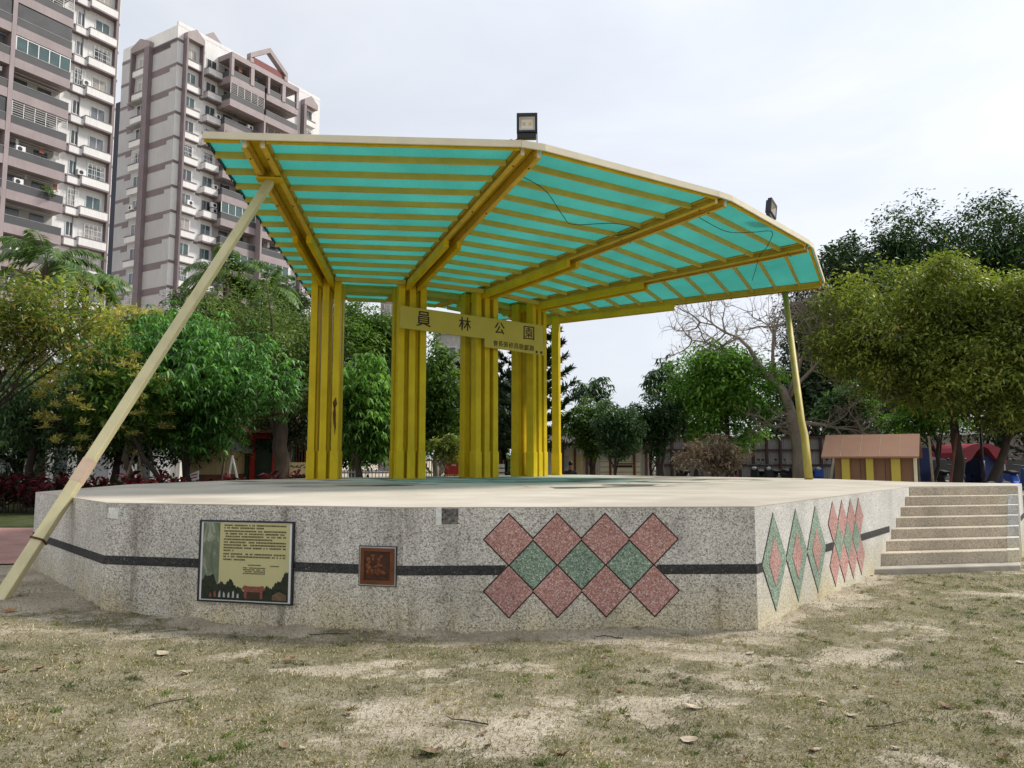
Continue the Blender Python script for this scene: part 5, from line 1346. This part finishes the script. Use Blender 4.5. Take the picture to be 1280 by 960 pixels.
def graffiti_wall():
    d = 31; X = lambda x: at_depth(x, 575, d).x
    t = thing('graffiti_wall', (X(374), d, 0), 'short cream wall with black scrawl beside the first column', 'wall')
    mb = MB(); mb.box(X(361), X(388), d, d + .3, .85, at_depth(374, 578, d).z); build(mb, 'upper_wall', M['cream_wall'], t)
    mb = MB(); mb.box(X(361) - .02, X(388), d - .03, d + .3, 0, .85); build(mb, 'base', M['brick_low'], t)
    mb = MB(); rg2 = random.Random(3); x = X(363); zc = at_depth(374, 583, d).z
    for k in range(9):
        pts = [(x + .07 * j + rg2.uniform(-.03, .03), d - .006, zc + rg2.uniform(-.07, .07)) for j in range(3)]; mb.tube(pts, .014, 4); x += .085
    build(mb, 'scrawl', M['ink'], t)
graffiti_wall()
def rail_fence(x0, x1, d0, d1, h, label, name='railing_fence', mat='bark_dark', step=.13):
    a = Vector((at_depth(x0, 575, d0).x, d0, 0)); b = Vector((at_depth(x1, 575, d1).x, d1, 0)); t = thing(name, a.lerp(b, .5), label, 'fence')
    mb = MB(); L = (b - a).length; n = int(L / step)
    for z in (.25, h - .1): mb.bar(a + Vector((0, 0, z)), b + Vector((0, 0, z)), .04, .05)
    for i in range(n + 1): p = a.lerp(b, i / n); mb.box(p.x - .015, p.x + .015, p.y - .015, p.y + .015, 0, h)
    build(mb, 'railing', M[mat], t)
rail_fence(345, 388, 36, 36, 3.0, 'tall dark railing above the scrawled wall', mat='timber_red')
rail_fence(418, 500, 30, 30, 1.15, 'low grey paling fence between the first two columns', mat='grey_roof')
rail_fence(525, 640, 34, 34, 1.6, 'brown slatted fence between second and fourth columns', mat='timber_red', step=.1)
def banner():
    d = 31; X = lambda x: at_depth(x, 575, d).x; t = thing('red_banner', (X(567), d, 0), 'red banner with pale marks beside the third column', 'banner')
    mb = MB(); mb.box(X(557), X(577), d, d + .03, at_depth(567, 593, d).z, at_depth(567, 572, d).z); build(mb, 'cloth', M['red'], t)
    mb = MB(); mb.box(X(557) - .05, X(557), d - .02, d + .04, 0, 1.9); mb.box(X(577), X(577) + .05, d - .02, d + .04, 0, 1.9); build(mb, 'frame', M['timber_red'], t)
    mb = MB(); rg2 = random.Random(8)
    for k in range(9): xx = X(559) + rg2.random() * .45; zz = 1.05 + rg2.random() * .5; mb.box(xx, xx + .07, d - .012, d - .002, zz, zz + .06)
    build(mb, 'pale_marks', M['fascia'], t)
banner()
mb = MB()
def bench_stack():
    d = 33; X = lambda x: at_depth(x, 575, d).x; t = thing('stacked_boards', (X(622), d, 0), 'pale slatted boards leaning low between the third and fourth columns', 'boards')
    for k in range(5): mb = MB(); mb.box(X(616), X(631), d - .02 * k, d + .03 - .02 * k, .4 + k * .2, .55 + k * .2); build(mb, 'slat', M['white_frame'], t)
    mb = MB(); mb.box(X(617), X(617) + .05, d + .04, d + .1, 0, 1.5); mb.box(X(630) - .05, X(630), d + .04, d + .1, 0, 1.5); build(mb, 'leg', M['grey_roof'], t)
bench_stack()
# white shed with patched wall, and the corrugated hoarding
def shed():
    d = 33; X = lambda x: at_depth(x, 575, d).x; t = thing('white_shed', (X(760), d, 0), 'long stained white shed wall with patched openings behind the small trees', 'shed')
    zt2 = at_depth(750, 556, d).z
    mb = MB(); mb.box(X(640), X(818), d, d + 5, 0, zt2); build(mb, 'wall', M['white_wall'], t)
    mb = MB(); mb.hexa([(X(636), d - .6, zt2 - .05), (X(822), d - .6, zt2 - .05), (X(822), d + 5, zt2 + .8), (X(636), d + 5, zt2 + .8), (X(636), d - .6, zt2 + .07), (X(822), d - .6, zt2 + .07), (X(822), d + 5, zt2 + .92), (X(636), d + 5, zt2 + .92)]); build(mb, 'roof', plain('dark_roof_sheet', (.05, .035, .03), .2, 1, .7), t)
    for q in (702, 717, 732, 741, 761, 791, 806): mb = MB(); mb.box(X(q), X(q) + .1, d - .1, d - .003, 0, zt2 - .06); build(mb, 'post', M['timber_red'], t)
    for q0, q1, za, zb3, mt in ((711, 729, .9, 1.75, 'cream_wall'), (750, 800, .35, 1.5, 'fascia'), (704, 711, 1.2, 1.7, 'grey_roof')):
        mb = MB(); mb.box(X(q0), X(q1), d - .05, d - .004, za, zb3); pl = build(mb, 'patch_panel', M[mt], t)
        if q0 == 750:
            mb = MB(); zz = .55
            while zz < 1.5: mb.box(X(q0), X(q1), d - .062, d - .052, zz, zz + .03); zz += .22
            build(mb, 'panel_seam', M['timber'], pl)
            mb = MB(); mb.box(X(765), X(790), d - .07, d - .063, 1.2, 1.3); mb.box(X(768), X(793), d - .07, d - .063, 1.33, 1.38); build(mb, 'dark_stain', M['ink'], pl)
shed()
def hoarding():
    d = 33.5; X = lambda x: at_depth(x, 575, d).x; TR = plain('dark_brown_steel', (.055, .03, .026), .25, 3, .7)
    t = thing('hoarding_fence', (X(910), d, 0), 'tall grey corrugated hoarding on red brown posts behind parked scooters', 'fence')
    zt2 = at_depth(900, 548, d).z
    mb = MB(); mb.box(X(820), X(1040), d + .1, d + .14, 0, zt2); build(mb, 'sheets', M['hoarding'], t)
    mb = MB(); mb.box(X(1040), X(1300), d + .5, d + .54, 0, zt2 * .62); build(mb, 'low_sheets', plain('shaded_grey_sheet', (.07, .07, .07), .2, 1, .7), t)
    for q in range(822, 1041, 17): mb = MB(); mb.box(X(q), X(q) + .09, d - .02, d + .08, 0, zt2 + .1); build(mb, 'post', TR, t)
    for z in (.55, 1.25, 1.9, zt2): mb = MB(); mb.box(X(820), X(1040), d + .04, d + .095, z, z + .09); build(mb, 'rail', TR, t)
hoarding()
def row_houses():
    d = 50
    X = lambda x: at_depth(x, 575, d).x
    t = thing('shop_row', (X(90), d, 0), 'low pale shop row half hidden in the trees at far left', 'building')
    mb = MB(); mb.box(X(-150), X(225), d, d + 8, 0, 3.4); build(mb, 'wall', M['white_wall'], t)
    mb = MB(); mb.box(X(-150), X(225), d - 1.2, d + 8, 3.4, 3.7); build(mb, 'roof', M['grey_roof'], t)
    for k, q in enumerate(range(-140, 220, 26)):
        mb = MB(); mb.box(X(q), X(q + 16), d - .04, d - .003, 0, 2.5); build(mb, 'shutter', M[('parapet', 'white_frame', 'grey_roof', 'mauve')[k % 4]], t)
    d2 = 52; X2 = lambda x: at_depth(x, 575, d2).x
    t = thing('shop_row', (X2(1200), d2, 0), 'dark low shop row with a pale eave behind the tent at right', 'building')
    mb = MB(); mb.box(X2(1010), X2(1420), d2, d2 + 8, 0, 3.2); build(mb, 'wall', M['interior'], t)
    mb = MB(); mb.box(X2(1010), X2(1420), d2 - 1.2, d2 + 8, 3.2, 3.45); build(mb, 'roof', M['white_frame'], t)
    for k, q in enumerate(range(1020, 1410, 30)):
        mb = MB(); mb.box(X2(q), X2(q + 22), d2 - .04, d2 - .003, 0, 2.5); build(mb, 'shutter', M[('parapet', 'glass_dark', 'mauve')[k % 3]], t)
row_houses()
def tent():
    d = 30; X = lambda x: at_depth(x, 575, d).x; t = thing('market_tent', (X(1228), d, 0), 'red topped tent with blue tarpaulin side at the right edge', 'tent')
    z0 = at_depth(1228, 566, d).z; z1 = at_depth(1228, 554, d).z; a, b = X(1200), X(1258)
    mb = MB(); nS = 8
    for i in range(nS):
        f0, f1 = i / nS, (i + 1) / nS; g = lambda f: z0 + (z1 - z0) * math.sin(math.pi * f) ** .7
        mb.hexa([(a + (b - a) * f0, d, g(f0) - .35 - .25 * math.sin(f0 * 9)), (a + (b - a) * f1, d, g(f1) - .35 - .25 * math.sin(f1 * 9)), (a + (b - a) * f1, d + 3, g(f1) - .03), (a + (b - a) * f0, d + 3, g(f0) - .03), (a + (b - a) * f0, d, g(f0)), (a + (b - a) * f1, d, g(f1)), (a + (b - a) * f1, d + 3, g(f1)), (a + (b - a) * f0, d + 3, g(f0))])
    build(mb, 'canopy', M['red_tarp'], t)
    mb = MB(); mb.box(X(1232), X(1256), d + .3, d + .34, .1, z0 - .1); mb.box(X(1256), X(1256) + .04, d + .3, d + 3, .1, z0 - .1); build(mb, 'side_sheet', M['blue_tarp'], t)
    for x in (a, b - .06): mb = MB(); mb.tube([(x, d + .05, 0), (x, d + .05, z0 - .05)], .03, 8); build(mb, 'pole', M['steel'], t)
tent()
def blue_sheet():
    d = 29; X = lambda x: at_depth(x, 575, d).x
    t = thing('blue_tarpaulin', (X(1158), d, 0), 'blue tarpaulin hung up just right of the brown hut', 'tarpaulin')
    mb = MB(); mb.box(X(1150), X(1163), d, d + .04, .2, at_depth(1158, 560, d).z); build(mb, 'sheet', M['blue_tarp'], t)
    mb = MB(); mb.tube([(X(1150), d + .08, 0), (X(1150), d + .08, 2.2)], .03, 6); mb.tube([(X(1163), d + .08, 0), (X(1163), d + .08, 2.2)], .03, 6); build(mb, 'pole', M['timber'], t)
blue_sheet()
def stools():
    for k, (q, lb) in enumerate(((1238, 'left one of two low round backed benches below the tent'), (1257, 'right one of two low round backed benches below the tent'))):
        d = 24; x = at_depth(q, 575, d).x; t = thing('park_bench', (x, d, 0), lb, 'bench', 'benches below the tent')
        mb = MB(); pts = [(x + .28 * math.cos(a), d, .45 + .42 * math.sin(a)) for a in [math.pi * j / 10 for j in range(11)]]; mb.prism([(x - .28, d, .3)] + list(reversed(pts)) + [(x + .28, d, .3)], (0, .08, 0)); build(mb, 'backrest', M['concrete'], t)
        mb = MB(); mb.box(x - .3, x + .3, d - .4, d - .003, .38, .45); build(mb, 'seat', M['concrete'], t)
        for s_ in (-1, 1): mb = MB(); mb.box(x + s_ * .22 - .05, x + s_ * .22 + .05, d - .36, d - .05, 0, .379); build(mb, 'leg', M['concrete'], t)
stools()
# utility pole
def upole():
    d = 40; c = at_depth(838, 452, d); t = thing('utility_pole', (c.x, d, 0), 'dark utility pole with a cross arm above the small trees', 'utility pole')
    mb = MB(); mb.tube([(c.x, d, 0), (c.x, d, c.z)], [.17, .12], 10); build(mb, 'pole', M['bark_dark'], t, True)
    mb = MB(); z = at_depth(838, 475, d).z; mb.box(c.x - 1.1, c.x + .9, d - .2, d - .1, z, z + .13); mb.bar((c.x - .7, d - .15, z), (c.x, d - .15, z - .7), .06, .06); build(mb, 'cross_arm', M['bark_dark'], t)
    for x in (-1.0, -.5, .4, .8): mb = MB(); mb.tube([(c.x + x, d - .15, z + .13), (c.x + x, d - .15, z + .4)], [.05, .04], 6); build(mb, 'insulator', M['steel'], t)
upole()
def lamp_post():
    d = 27; x = at_depth(1228, 575, d).x; z = at_depth(1228, 500, d).z
    t = thing('thin_post', (x, d, 0), 'thin dark blue post standing before the red topped tent', 'post')
    mb = MB(); mb.tube([(x, d, 0), (x, d, z)], [.05, .04], 8); build(mb, 'shaft', M['navy'], t, True)
    mb = MB(); mb.tube([(x, d, .9), (x, d, 1.5)], [.075, .075], 8); build(mb, 'sleeve', M['navy'], t, True)
lamp_post()
# tree props
def prop(px, d, tops, mats, label):
    x = at_depth(px, 575, d).x; t = thing('tree_prop', (x, d, 0), label, 'tree prop', 'timber props tied to young trees')
    for (fx, tx, ty), mt in zip(tops, mats):
        a = at_depth(fx, 575, d); b = at_depth(tx, ty, d); mb = MB(); mb.tube([(a.x, d - .1, 0), (b.x, d, b.z)], [.045, .035], 7); build(mb, 'pole', M[mt], t, True)
prop(288, 24, ((282, 291, 569), (309, 291, 573)), ('white_wood', 'white_wood'), 'white A shaped tree prop before the gate house')
prop(170, 23, ((150, 170, 560), (190, 172, 560)), ('timber', 'timber'), 'pair of slanting timber props behind the leaning pole')
prop(268, 25, ((275, 283, 560),), ('bark',), 'single dark slanting prop before the cream hut')
prop(1180, 24, ((1178, 1196, 542),), ('timber_red',), 'reddish slanting prop right of the brown hut')
prop(1037, 23, ((1028, 1044, 562),), ('timber',), 'thin slanting prop left of the brown hut')
prop(1168, 24, ((1164, 1161, 545),), ('timber',), 'upright pale prop close to the right end of the brown hut')
prop(1200, 26, ((1200, 1200, 555),), ('white_wood',), 'upright white stake between trunks right of the brown hut')
def small_sign():
    d = 24; x = at_depth(244, 575, d).x; t = thing('ground_sign', (x, d, 0), 'small white sign with red lettering lines leaning by the cream hut', 'sign')
    mb = MB(); mb.prism([(x - .15, d, .85), (x + .12, d, .92), (x + .12, d, 1.2), (x - .15, d, 1.08)], (0, .03, 0)); build(mb, 'panel', M['white_frame'], t)
    mb = MB()
    for z in (.93, 1.02): mb.prism([(x - .11, d - .006, z), (x + .08, d - .006, z + .05), (x + .08, d - .006, z + .09), (x - .11, d - .006, z + .04)], (0, .004, 0))
    build(mb, 'lettering', M['red'], t)
    mb = MB(); mb.tube([(x, d + .04, 0), (x, d + .04, .95)], .02, 6); build(mb, 'stake', M['timber'], t)
    d = 30; x = at_depth(34, 575, d).x; t = thing('blue_sign', (x, d, 0), 'blue upright panel by the wall at far left', 'sign')
    z0_, z1_ = at_depth(34, 599, d).z, at_depth(34, 588, d).z
    mb = MB(); mb.box(x - .07, x + .07, d, d + .05, z0_, z1_); build(mb, 'panel', M['blue'], t)
    mb = MB(); mb.box(x - .045, x + .045, d - .01, d - .002, z0_ + .22, z0_ + .28); build(mb, 'pale_mark', M['white_frame'], t)
    mb = MB(); mb.tube([(x, d + .08, 0), (x, d + .08, z1_)], .025, 6); build(mb, 'post', M['steel'], t)
small_sign()

# crimson hedge plants
def ti_plant(seed):
    rng = np.random.default_rng(seed); t = thing('crimson_plant', (0, 0, 0), 'x', 'plant', 'crimson leaved hedge plants')
    mb = MB(); Q = []
    for k in range(4):
        bx, by = rng.normal(0, .13, 2); hgt = rng.uniform(.5, .95); mb.tube([(bx, by, 0), (bx * 1.3, by * 1.3, hgt)], [.018, .012], 5)
        for j in range(22):
            a = rng.random() * 6.28; el = rng.uniform(-.1, 1.2); Q.append((np.array([bx * 1.3, by * 1.3, hgt - rng.random() * .35]), np.array([math.cos(a) * math.cos(el), math.sin(a) * math.cos(el), math.sin(el)])))
    build(mb, 'stems', M['bark_dark'], t)
    C = np.array([q[0] for q in Q]); D = np.array([q[1] for q in Q]); L = rng.uniform(.25, .45, len(C))
    build_np(leaf_quads(C, D, L, L * .26, rng, .3), 4, 'leaves', LEAF['red'], t); return t
protos = [ti_plant(1), ti_plant(2), ti_plant(3)]; used = [0, 0, 0]
rg = random.Random(14); k = 0
for row in range(2):
    x = -21.0 + row * .3
    while x < -5.2:
        i = k % 3; o = protos[i] if not used[i] else copy_tree(protos[i]); used[i] = 1; k += 1
        o.location = (x, 20.4 + row * .6 + rg.uniform(-.15, .15) + max(0, (x + 12) * .35), .1); o.rotation_euler = (0, 0, rg.random() * 6.28); s_ = rg.uniform(.75, 1.1); o.scale = (s_, s_, s_)
        o['label'] = 'crimson leaved plant in the hedge behind the lawn strip at left'; x += rg.uniform(.5, .68)
# low dark understorey behind the hedge
def under():
    rng = np.random.default_rng(12); out = []
    for k in range(26):
        V, _ = crown_leaves((-24 + k * .85, 24 + rng.uniform(0, 2.5), .45), (.9, .8, .55), 22, 22, .22, rng); out.append(V)
    for k in range(40):
        x = 3 + k * .7; V, _ = crown_leaves((x, 31.5 + rng.uniform(-1, 1), .3), (.8, .7, .35), 12, 16, .2, rng); out.append(V)
    V = np.concatenate(out); V = V[V[:, :, 2].min(1) > .03]
    tag(build_np(V, 4, 'undergrowth', LEAF['deepdark']), 'low dark undergrowth under the trees', 'undergrowth', kind='stuff')
under()

# ------------------------------------------------------------------ scooters
def scooter_proto():
    t = thing('scooter', (0, 0, 0), 'x', 'scooter', 'scooters parked along the hoarding')
    # x = forward
    for wx in (-.62, .62):
        mb = MB(); pts = [(wx + .2 * math.cos(a), 0, .25 + .2 * math.sin(a)) for a in [2 * math.pi * j / 18 for j in range(19)]]; mb.tube(pts, .05, 8); wh = build(mb, 'wheel', M['rubber'], t, True)
        mb = MB(); mb.tube([(wx, -.03, .25), (wx, .03, .25)], .13, 12); build(mb, 'rim', M['steel'], wh)
    body = MB(); prof = [(-.85, .55), (-.8, .75), (-.3, .72), (-.15, .45), (.2, .38), (.33, .5), (.45, .95), (.55, .95), (.66, .6), (.5, .32), (.1, .25), (-.3, .28), (-.55, .42)]
    body.prism([(x, -.14, z) for x, z in reversed(prof)], (0, .28, 0)); build(body, 'body', M['dark_metal'], t, bevel=.04)
    mb = MB(); mb.prism([(-.86, -.13, .752), (-.2, -.13, .725), (-.16, -.13, .8), (-.5, -.13, .86), (-.84, -.13, .84)], (0, .26, 0)); build(mb, 'seat', M['rubber'], t, bevel=.03)
    mb = MB(); mb.tube([(.48, 0, .9), (.44, 0, 1.02)], .04, 8); mb.tube([(.36, -.33, 1.06), (.44, -.1, 1.02), (.44, .1, 1.02), (.36, .33, 1.06)], .02, 6); build(mb, 'handlebar', M['dark_metal'], t)
    for s_ in (-1, 1):
        mb = MB(); mb.tube([(.4, s_ * .24, 1.05), (.42, s_ * .3, 1.2)], .008, 5); mb.ball((.41, s_ * .32, 1.24), .02, .06, .045, 8); build(mb, 'mirror', M['dark_metal'], t)
    mb = MB(); mb.ball((.56, 0, .9), .05, .1, .07, 10); build(mb, 'headlight', plain('clear_lamp', (.5, .52, .55), .03, 5, .1, 0, 5, .3), t, True)
    mb = MB(); mb.box(-.88, -.85, -.1, .1, .42, .54); build(mb, 'number_plate', M['white_frame'], t)
    mb = MB(); mb.box(-.9, -.84, -.09, .09, .6, .66); build(mb, 'tail_light', M['red'], t)
    return t
sp = scooter_proto()
spots = [(863, 29.5, -1.2, 'scooter at the left end under the dried shrub'), (914, 29, 1.4, 'scooter with pale plate just right of the bright tree trunk'), (943, 30, -1.9, 'scooter with clear lamp left of the pole foot gap'), (955, 29.4, -1.6, 'scooter with pale plate in the middle of the hoarding'), (978, 29.8, -1.1, 'scooter beside the pale rider shape before the hoarding'), (992, 30, -1.3, 'scooter left of the right support pole'), (1020, 29.2, -1.8, 'blue fronted scooter right of the right support pole'), (1187, 28, -1.5, 'scooter with red tail between trunks right of the brown hut'), (1272, 27, -1.7, 'blue scooter at the right edge of the picture')]
for i, (px, d, rz, lb) in enumerate(spots):
    o = sp if i == 0 else copy_tree(sp)
    o.location = (at_depth(px, 575, d).x, d, .3); o.rotation_euler = (0, 0, rz); o['label'] = lb
    if px in (1020, 1272):
        for ch in o.children:
            if ch.name.startswith('body'): ch.data = ch.data.copy(); ch.data.materials[0] = M['blue']

# ------------------------------------------------------------------ people
def person(loc, rz, joints, edges, label, mats, head_c, hat=None, seat_z=None):
    """joints: name -> (pos, radius); body grown with a skin modifier; local frame faces -Y"""
    t = thing('person', loc, label, 'person'); t.rotation_euler = (0, 0, rz)
    names = list(joints); me = bpy.data.meshes.new('body'); me.from_pydata([joints[n_][0] for n_ in names], [(names.index(a), names.index(b)) for a, b in edges], [])
    o = link('body', me)
    sk = o.modifiers.new('skin', 'SKIN'); sv = me.skin_vertices[0].data
    for i, n_ in enumerate(names): r = joints[n_][1]; sv[i].radius = r if isinstance(r, tuple) else (r, r); sv[i].use_root = (n_ == 'pelvis')
    ss = o.modifiers.new('sub', 'SUBSURF'); ss.levels = 2; ss.render_levels = 2
    dg = bpy.context.evaluated_depsgraph_get(); m2 = bpy.data.meshes.new_from_object(o.evaluated_get(dg)); bpy.data.objects.remove(o)
    m2.materials.clear()
    for q in mats['list']: m2.materials.append(M[q])
    for p in m2.polygons: p.material_index = mats['pick'](p.center); p.use_smooth = True
    b = link('body', m2, t)
    h = Vector(head_c); mb = MB(); mb.ball(h + Vector((0, .012, .03)), .085, .1, .105, 12)
    off = root_loc(t); mb.v = [(x + off.x, y + off.y, z + off.z) for x, y, z in mb.v]
    build(mb, 'hair' if not hat else 'cap', M[hat or 'hair'], t, True)
    return t
def standing(shirt):
    J = {'pelvis': ((0, 0, .93), (.15, .11)), 'chest': ((0, 0, 1.25), (.17, .12)), 'neck': ((0, 0, 1.46), .055), 'head0': ((0, -.01, 1.56), .075), 'head1': ((0, -.015, 1.68), .08)}
    E_ = [('pelvis', 'chest'), ('chest', 'neck'), ('neck', 'head0'), ('head0', 'head1')]
    for s_, n_ in ((-1, 'l'), (1, 'r')):
        J['sh' + n_] = ((s_ * .18, 0, 1.4), .065); J['el' + n_] = ((s_ * .25, .02, 1.12), .045); J['wr' + n_] = ((s_ * .25, -.06, .88), .034); J['ha' + n_] = ((s_ * .25, -.08, .78), .035)
        J['hip' + n_] = ((s_ * .09, 0, .86), .09); J['kn' + n_] = ((s_ * .1, -.01, .48), .06); J['an' + n_] = ((s_ * .1, .02, .09), .045); J['to' + n_] = ((s_ * .11, -.13, .04), .04)
        E_ += [('chest', 'sh' + n_), ('sh' + n_, 'el' + n_), ('el' + n_, 'wr' + n_), ('wr' + n_, 'ha' + n_), ('pelvis', 'hip' + n_), ('hip' + n_, 'kn' + n_), ('kn' + n_, 'an' + n_), ('an' + n_, 'to' + n_)]
    pick = lambda c: 2 if c.z > 1.46 or (abs(c.x) > .2 and c.z < 1.15) else (0 if c.z > .95 else 1)
    return J, E_, {'list': [shirt, 'trousers', 'skin'], 'pick': pick}
J, E_, mt = standing('shirt_white'); d = 28
person((at_depth(2, 575, d).x, d, .1), .6, J, E_, 'person in a white shirt standing at the far left edge behind the hedge', mt, (0, 0, 1.66))
J, E_, mt = standing('shirt_dark'); d = 31
person((at_depth(9, 575, d).x, d, -.25), -.4, J, E_, 'person with a red cap beside the white shirt at far left', mt, (0, 0, 1.66), 'red')
# seated person by the white shed
J = {'pelvis': ((0, 0, .5), (.16, .13)), 'chest': ((0, -.08, .85), (.18, .13)), 'neck': ((0, -.12, 1.04), .055), 'head0': ((0, -.16, 1.14), .075), 'head1': ((0, -.18, 1.26), .08)}
E_ = [('pelvis', 'chest'), ('chest', 'neck'), ('neck', 'head0'), ('head0', 'head1')]
for s_, n_ in ((-1, 'l'), (1, 'r')):
    J['sh' + n_] = ((s_ * .19, -.09, .98), .065); J['el' + n_] = ((s_ * .27, -.2, .74), .045); J['wr' + n_] = ((s_ * .16, -.42, .62), .034); J['ha' + n_] = ((s_ * .1, -.5, .6), .035)
    J['hip' + n_] = ((s_ * .1, -.06, .48), .09); J['kn' + n_] = ((s_ * .16, -.46, .5), .065); J['an' + n_] = ((s_ * .16, -.44, .09), .045); J['to' + n_] = ((s_ * .17, -.58, .04), .04)
    E_ += [('chest', 'sh' + n_), ('sh' + n_, 'el' + n_), ('el' + n_, 'wr' + n_), ('wr' + n_, 'ha' + n_), ('pelvis', 'hip' + n_), ('hip' + n_, 'kn' + n_), ('kn' + n_, 'an' + n_), ('an' + n_, 'to' + n_)]
d = 29; px_ = at_depth(712, 575, d).x; gz = float(gh(px_, d))
person((px_, d, gz), .15, J, E_, 'person in dark clothes sitting on a green stool before the white shed', {'list': ['shirt_dark', 'trousers', 'skin'], 'pick': lambda c: 2 if c.z > 1.05 or (c.y < -.38 and .55 < c.z < .7) else (0 if c.z > .58 else 1)}, (0, -.17, 1.24))
st = thing('stool', (px_, d + .02, gz), 'small green plastic stool under the seated person', 'stool')
mb = MB(); mb.box(px_ - .17, px_ + .17, d - .14, d + .2, gz + .33, gz + .37); build(mb, 'seat', plain('green_plastic', (.05, .35, .22), .05, 3, .4), st, bevel=.015)
for sx in (-1, 1):
    for sy in (-.1, .16): mb = MB(); mb.bar((px_ + sx * .17, d + sy, gz), (px_ + sx * .13, d + sy, gz + .33), .04, .04); build(mb, 'leg', M['dark_green'], st)

# ------------------------------------------------------------------ dry leaves on the ground
def leaf_proto(seed, mat, L=.09, curl=.5):
    rg2 = random.Random(seed); mb = MB(); n = 8; rows_ = []
    for i in range(n + 1):
        t = i / n; w2 = L * .33 * math.sin(math.pi * min(1, t * .96 + .04)) ** .8; x = (t - .5) * L; z0_ = curl * L * (t - .5) ** 2 * 1.6 + .006
        rows_.append([(x, -w2, z0_ + curl * w2 * rg2.uniform(.5, .9)), (x, 0, z0_), (x, w2, z0_ + curl * w2 * rg2.uniform(.5, .9))])
    for i in range(n):
        for j in range(2): mb.poly([rows_[i][j], rows_[i + 1][j], rows_[i + 1][j + 1], rows_[i][j + 1]])
    mb.tube([(-L * .72, .004, .008), (-L * .5, 0, .012)], .0022, 4)
    o = build(mb, 'dry_leaf', M[mat]); tag(o, 'x', 'leaf', 'dry leaves scattered on the ground')
    return o
lp = [leaf_proto(1, 'dry_leaf', .10, .55), leaf_proto(2, 'dry_leaf_pale', .10, .25), leaf_proto(3, 'dry_leaf', .075, .4), leaf_proto(4, 'dry_leaf_orange', .11, .35), leaf_proto(5, 'dry_leaf_pale', .08, .45)]
lu = [0] * 5
SPEC = [(540, 946, 0, 1.45, .4, 'large dark curled dry leaf at the bottom edge left of centre'), (1182, 881, 0, 1.25, 2.9, 'dark dry leaf on pale sand at the lower right'), (203, 821, 1, 1.5, 2.7, 'long pale dry leaf before the left end of the stage'), (13, 777, 3, 1.5, .2, 'orange dry leaf near the foot of the leaning pole'), (862, 923, 1, 1.4, 2.4, 'pale dry leaf standing out at the bottom right of centre'), (866, 885, 1, 1.3, 2.9, 'pale flat dry leaf right of centre above the bottom edge'), (1028, 879, 4, 1.2, 1.2, 'pinkish folded dry leaf on the sand at right'), (232, 844, 4, 1.6, 1.0, 'pale crumpled dry leaf below the information board'), (938, 818, 1, 1.0, .5, 'pale dry leaf close to the front right corner of the stage'), (48, 844, 0, 1.2, 2.8, 'brown dry leaf lying flat at the lower left')]
for px, py, kd, sc_, rz, lb in SPEC:
    o = lp[kd] if not lu[kd] else lp[kd].copy()
    if lu[kd]: COL.objects.link(o)
    lu[kd] = 1; p = at_height(px, py, .0); p.z = float(gh(p.x, p.y)) + .004
    o.location = p; o.rotation_euler = (rg.uniform(-.2, .2), rg.uniform(-.2, .2), rz); o.scale = (sc_ * .8,) * 3; o['label'] = lb
rest = [(30, 883), (100, 833), (70, 822), (97, 824), (152, 824), (95, 811), (4, 847), (434, 893), (355, 934), (378, 936), (100, 917), (610, 937), (604, 921), (596, 815), (362, 825), (844, 848), (862, 849), (749, 838), (757, 825), (785, 894), (795, 935), (925, 935), (1015, 940), (1022, 938), (1066, 895), (1120, 852), (1070, 858), (985, 908), (663, 856), (1090, 870), (1244, 927), (1255, 945), (1265, 790), (1230, 785), (1197, 790), (1245, 800), (1275, 832), (1236, 892), (985, 820), (1185, 864), (1010, 828), (1150, 800), (1080, 778), (1100, 727), (1180, 731), (660, 897), (930, 950), (705, 945), (470, 860), (290, 902), (180, 940), (14, 902), (1120, 938), (1005, 868), (775, 866), (1068, 730), (1090, 723), (1073, 737), (1140, 742)]
for px, py in rest:
    kd = rg.choice([0, 0, 1, 2, 2, 4]); o = lp[kd].copy(); COL.objects.link(o)
    p = at_height(px, py, .0); p.z = float(gh(p.x, p.y)) + .004
    o.location = p; o.rotation_euler = (rg.uniform(-.3, .3), rg.uniform(-.3, .3), rg.random() * 6.28); s_ = rg.uniform(.4, .85); o.scale = (s_,) * 3
    o['label'] = 'small dry brown leaf on the trodden grass before the stage'
def twig(px, py, L, rz, lb):
    p = at_height(px, py, 0); p.z = float(gh(p.x, p.y)) + .008; q = random.Random(px); pts = []; x = -L / 2; y = 0
    for k in range(6): pts.append((p.x + x * math.cos(rz) - y * math.sin(rz), p.y + x * math.sin(rz) + y * math.cos(rz), p.z + q.uniform(0, .012))); x += L / 5; y += q.uniform(-.02, .02)
    mb = MB(); mb.tube(pts, [.005, .0045, .004, .004, .003, .002], 5); b_ = Vector(pts[3]); mb.tube([b_, b_ + Vector((math.cos(rz + .7), math.sin(rz + .7), .1)) * L * .22], [.003, .0015], 4)
    tag(build(mb, 'twig', M['bark_dark'], origin=p), lb, 'twig')
twig(412, 794, .35, .1, 'thin dark twig lying in the bare strip below the information board')
twig(585, 905, .28, 2.6, 'short dark twig on the grass at the bottom left of centre')
twig(1105, 905, .3, .5, 'dark twig lying on sand near the lower right corner')
twig(760, 800, .25, 2.9, 'small twig on the bare strip below the red diamonds')
twig(210, 880, .3, 1.0, 'dark twig in the grass at the lower left')
for o in list(SC.objects):     # prototypes never placed
    if o.get('label') == 'x': bpy.data.objects.remove(o)
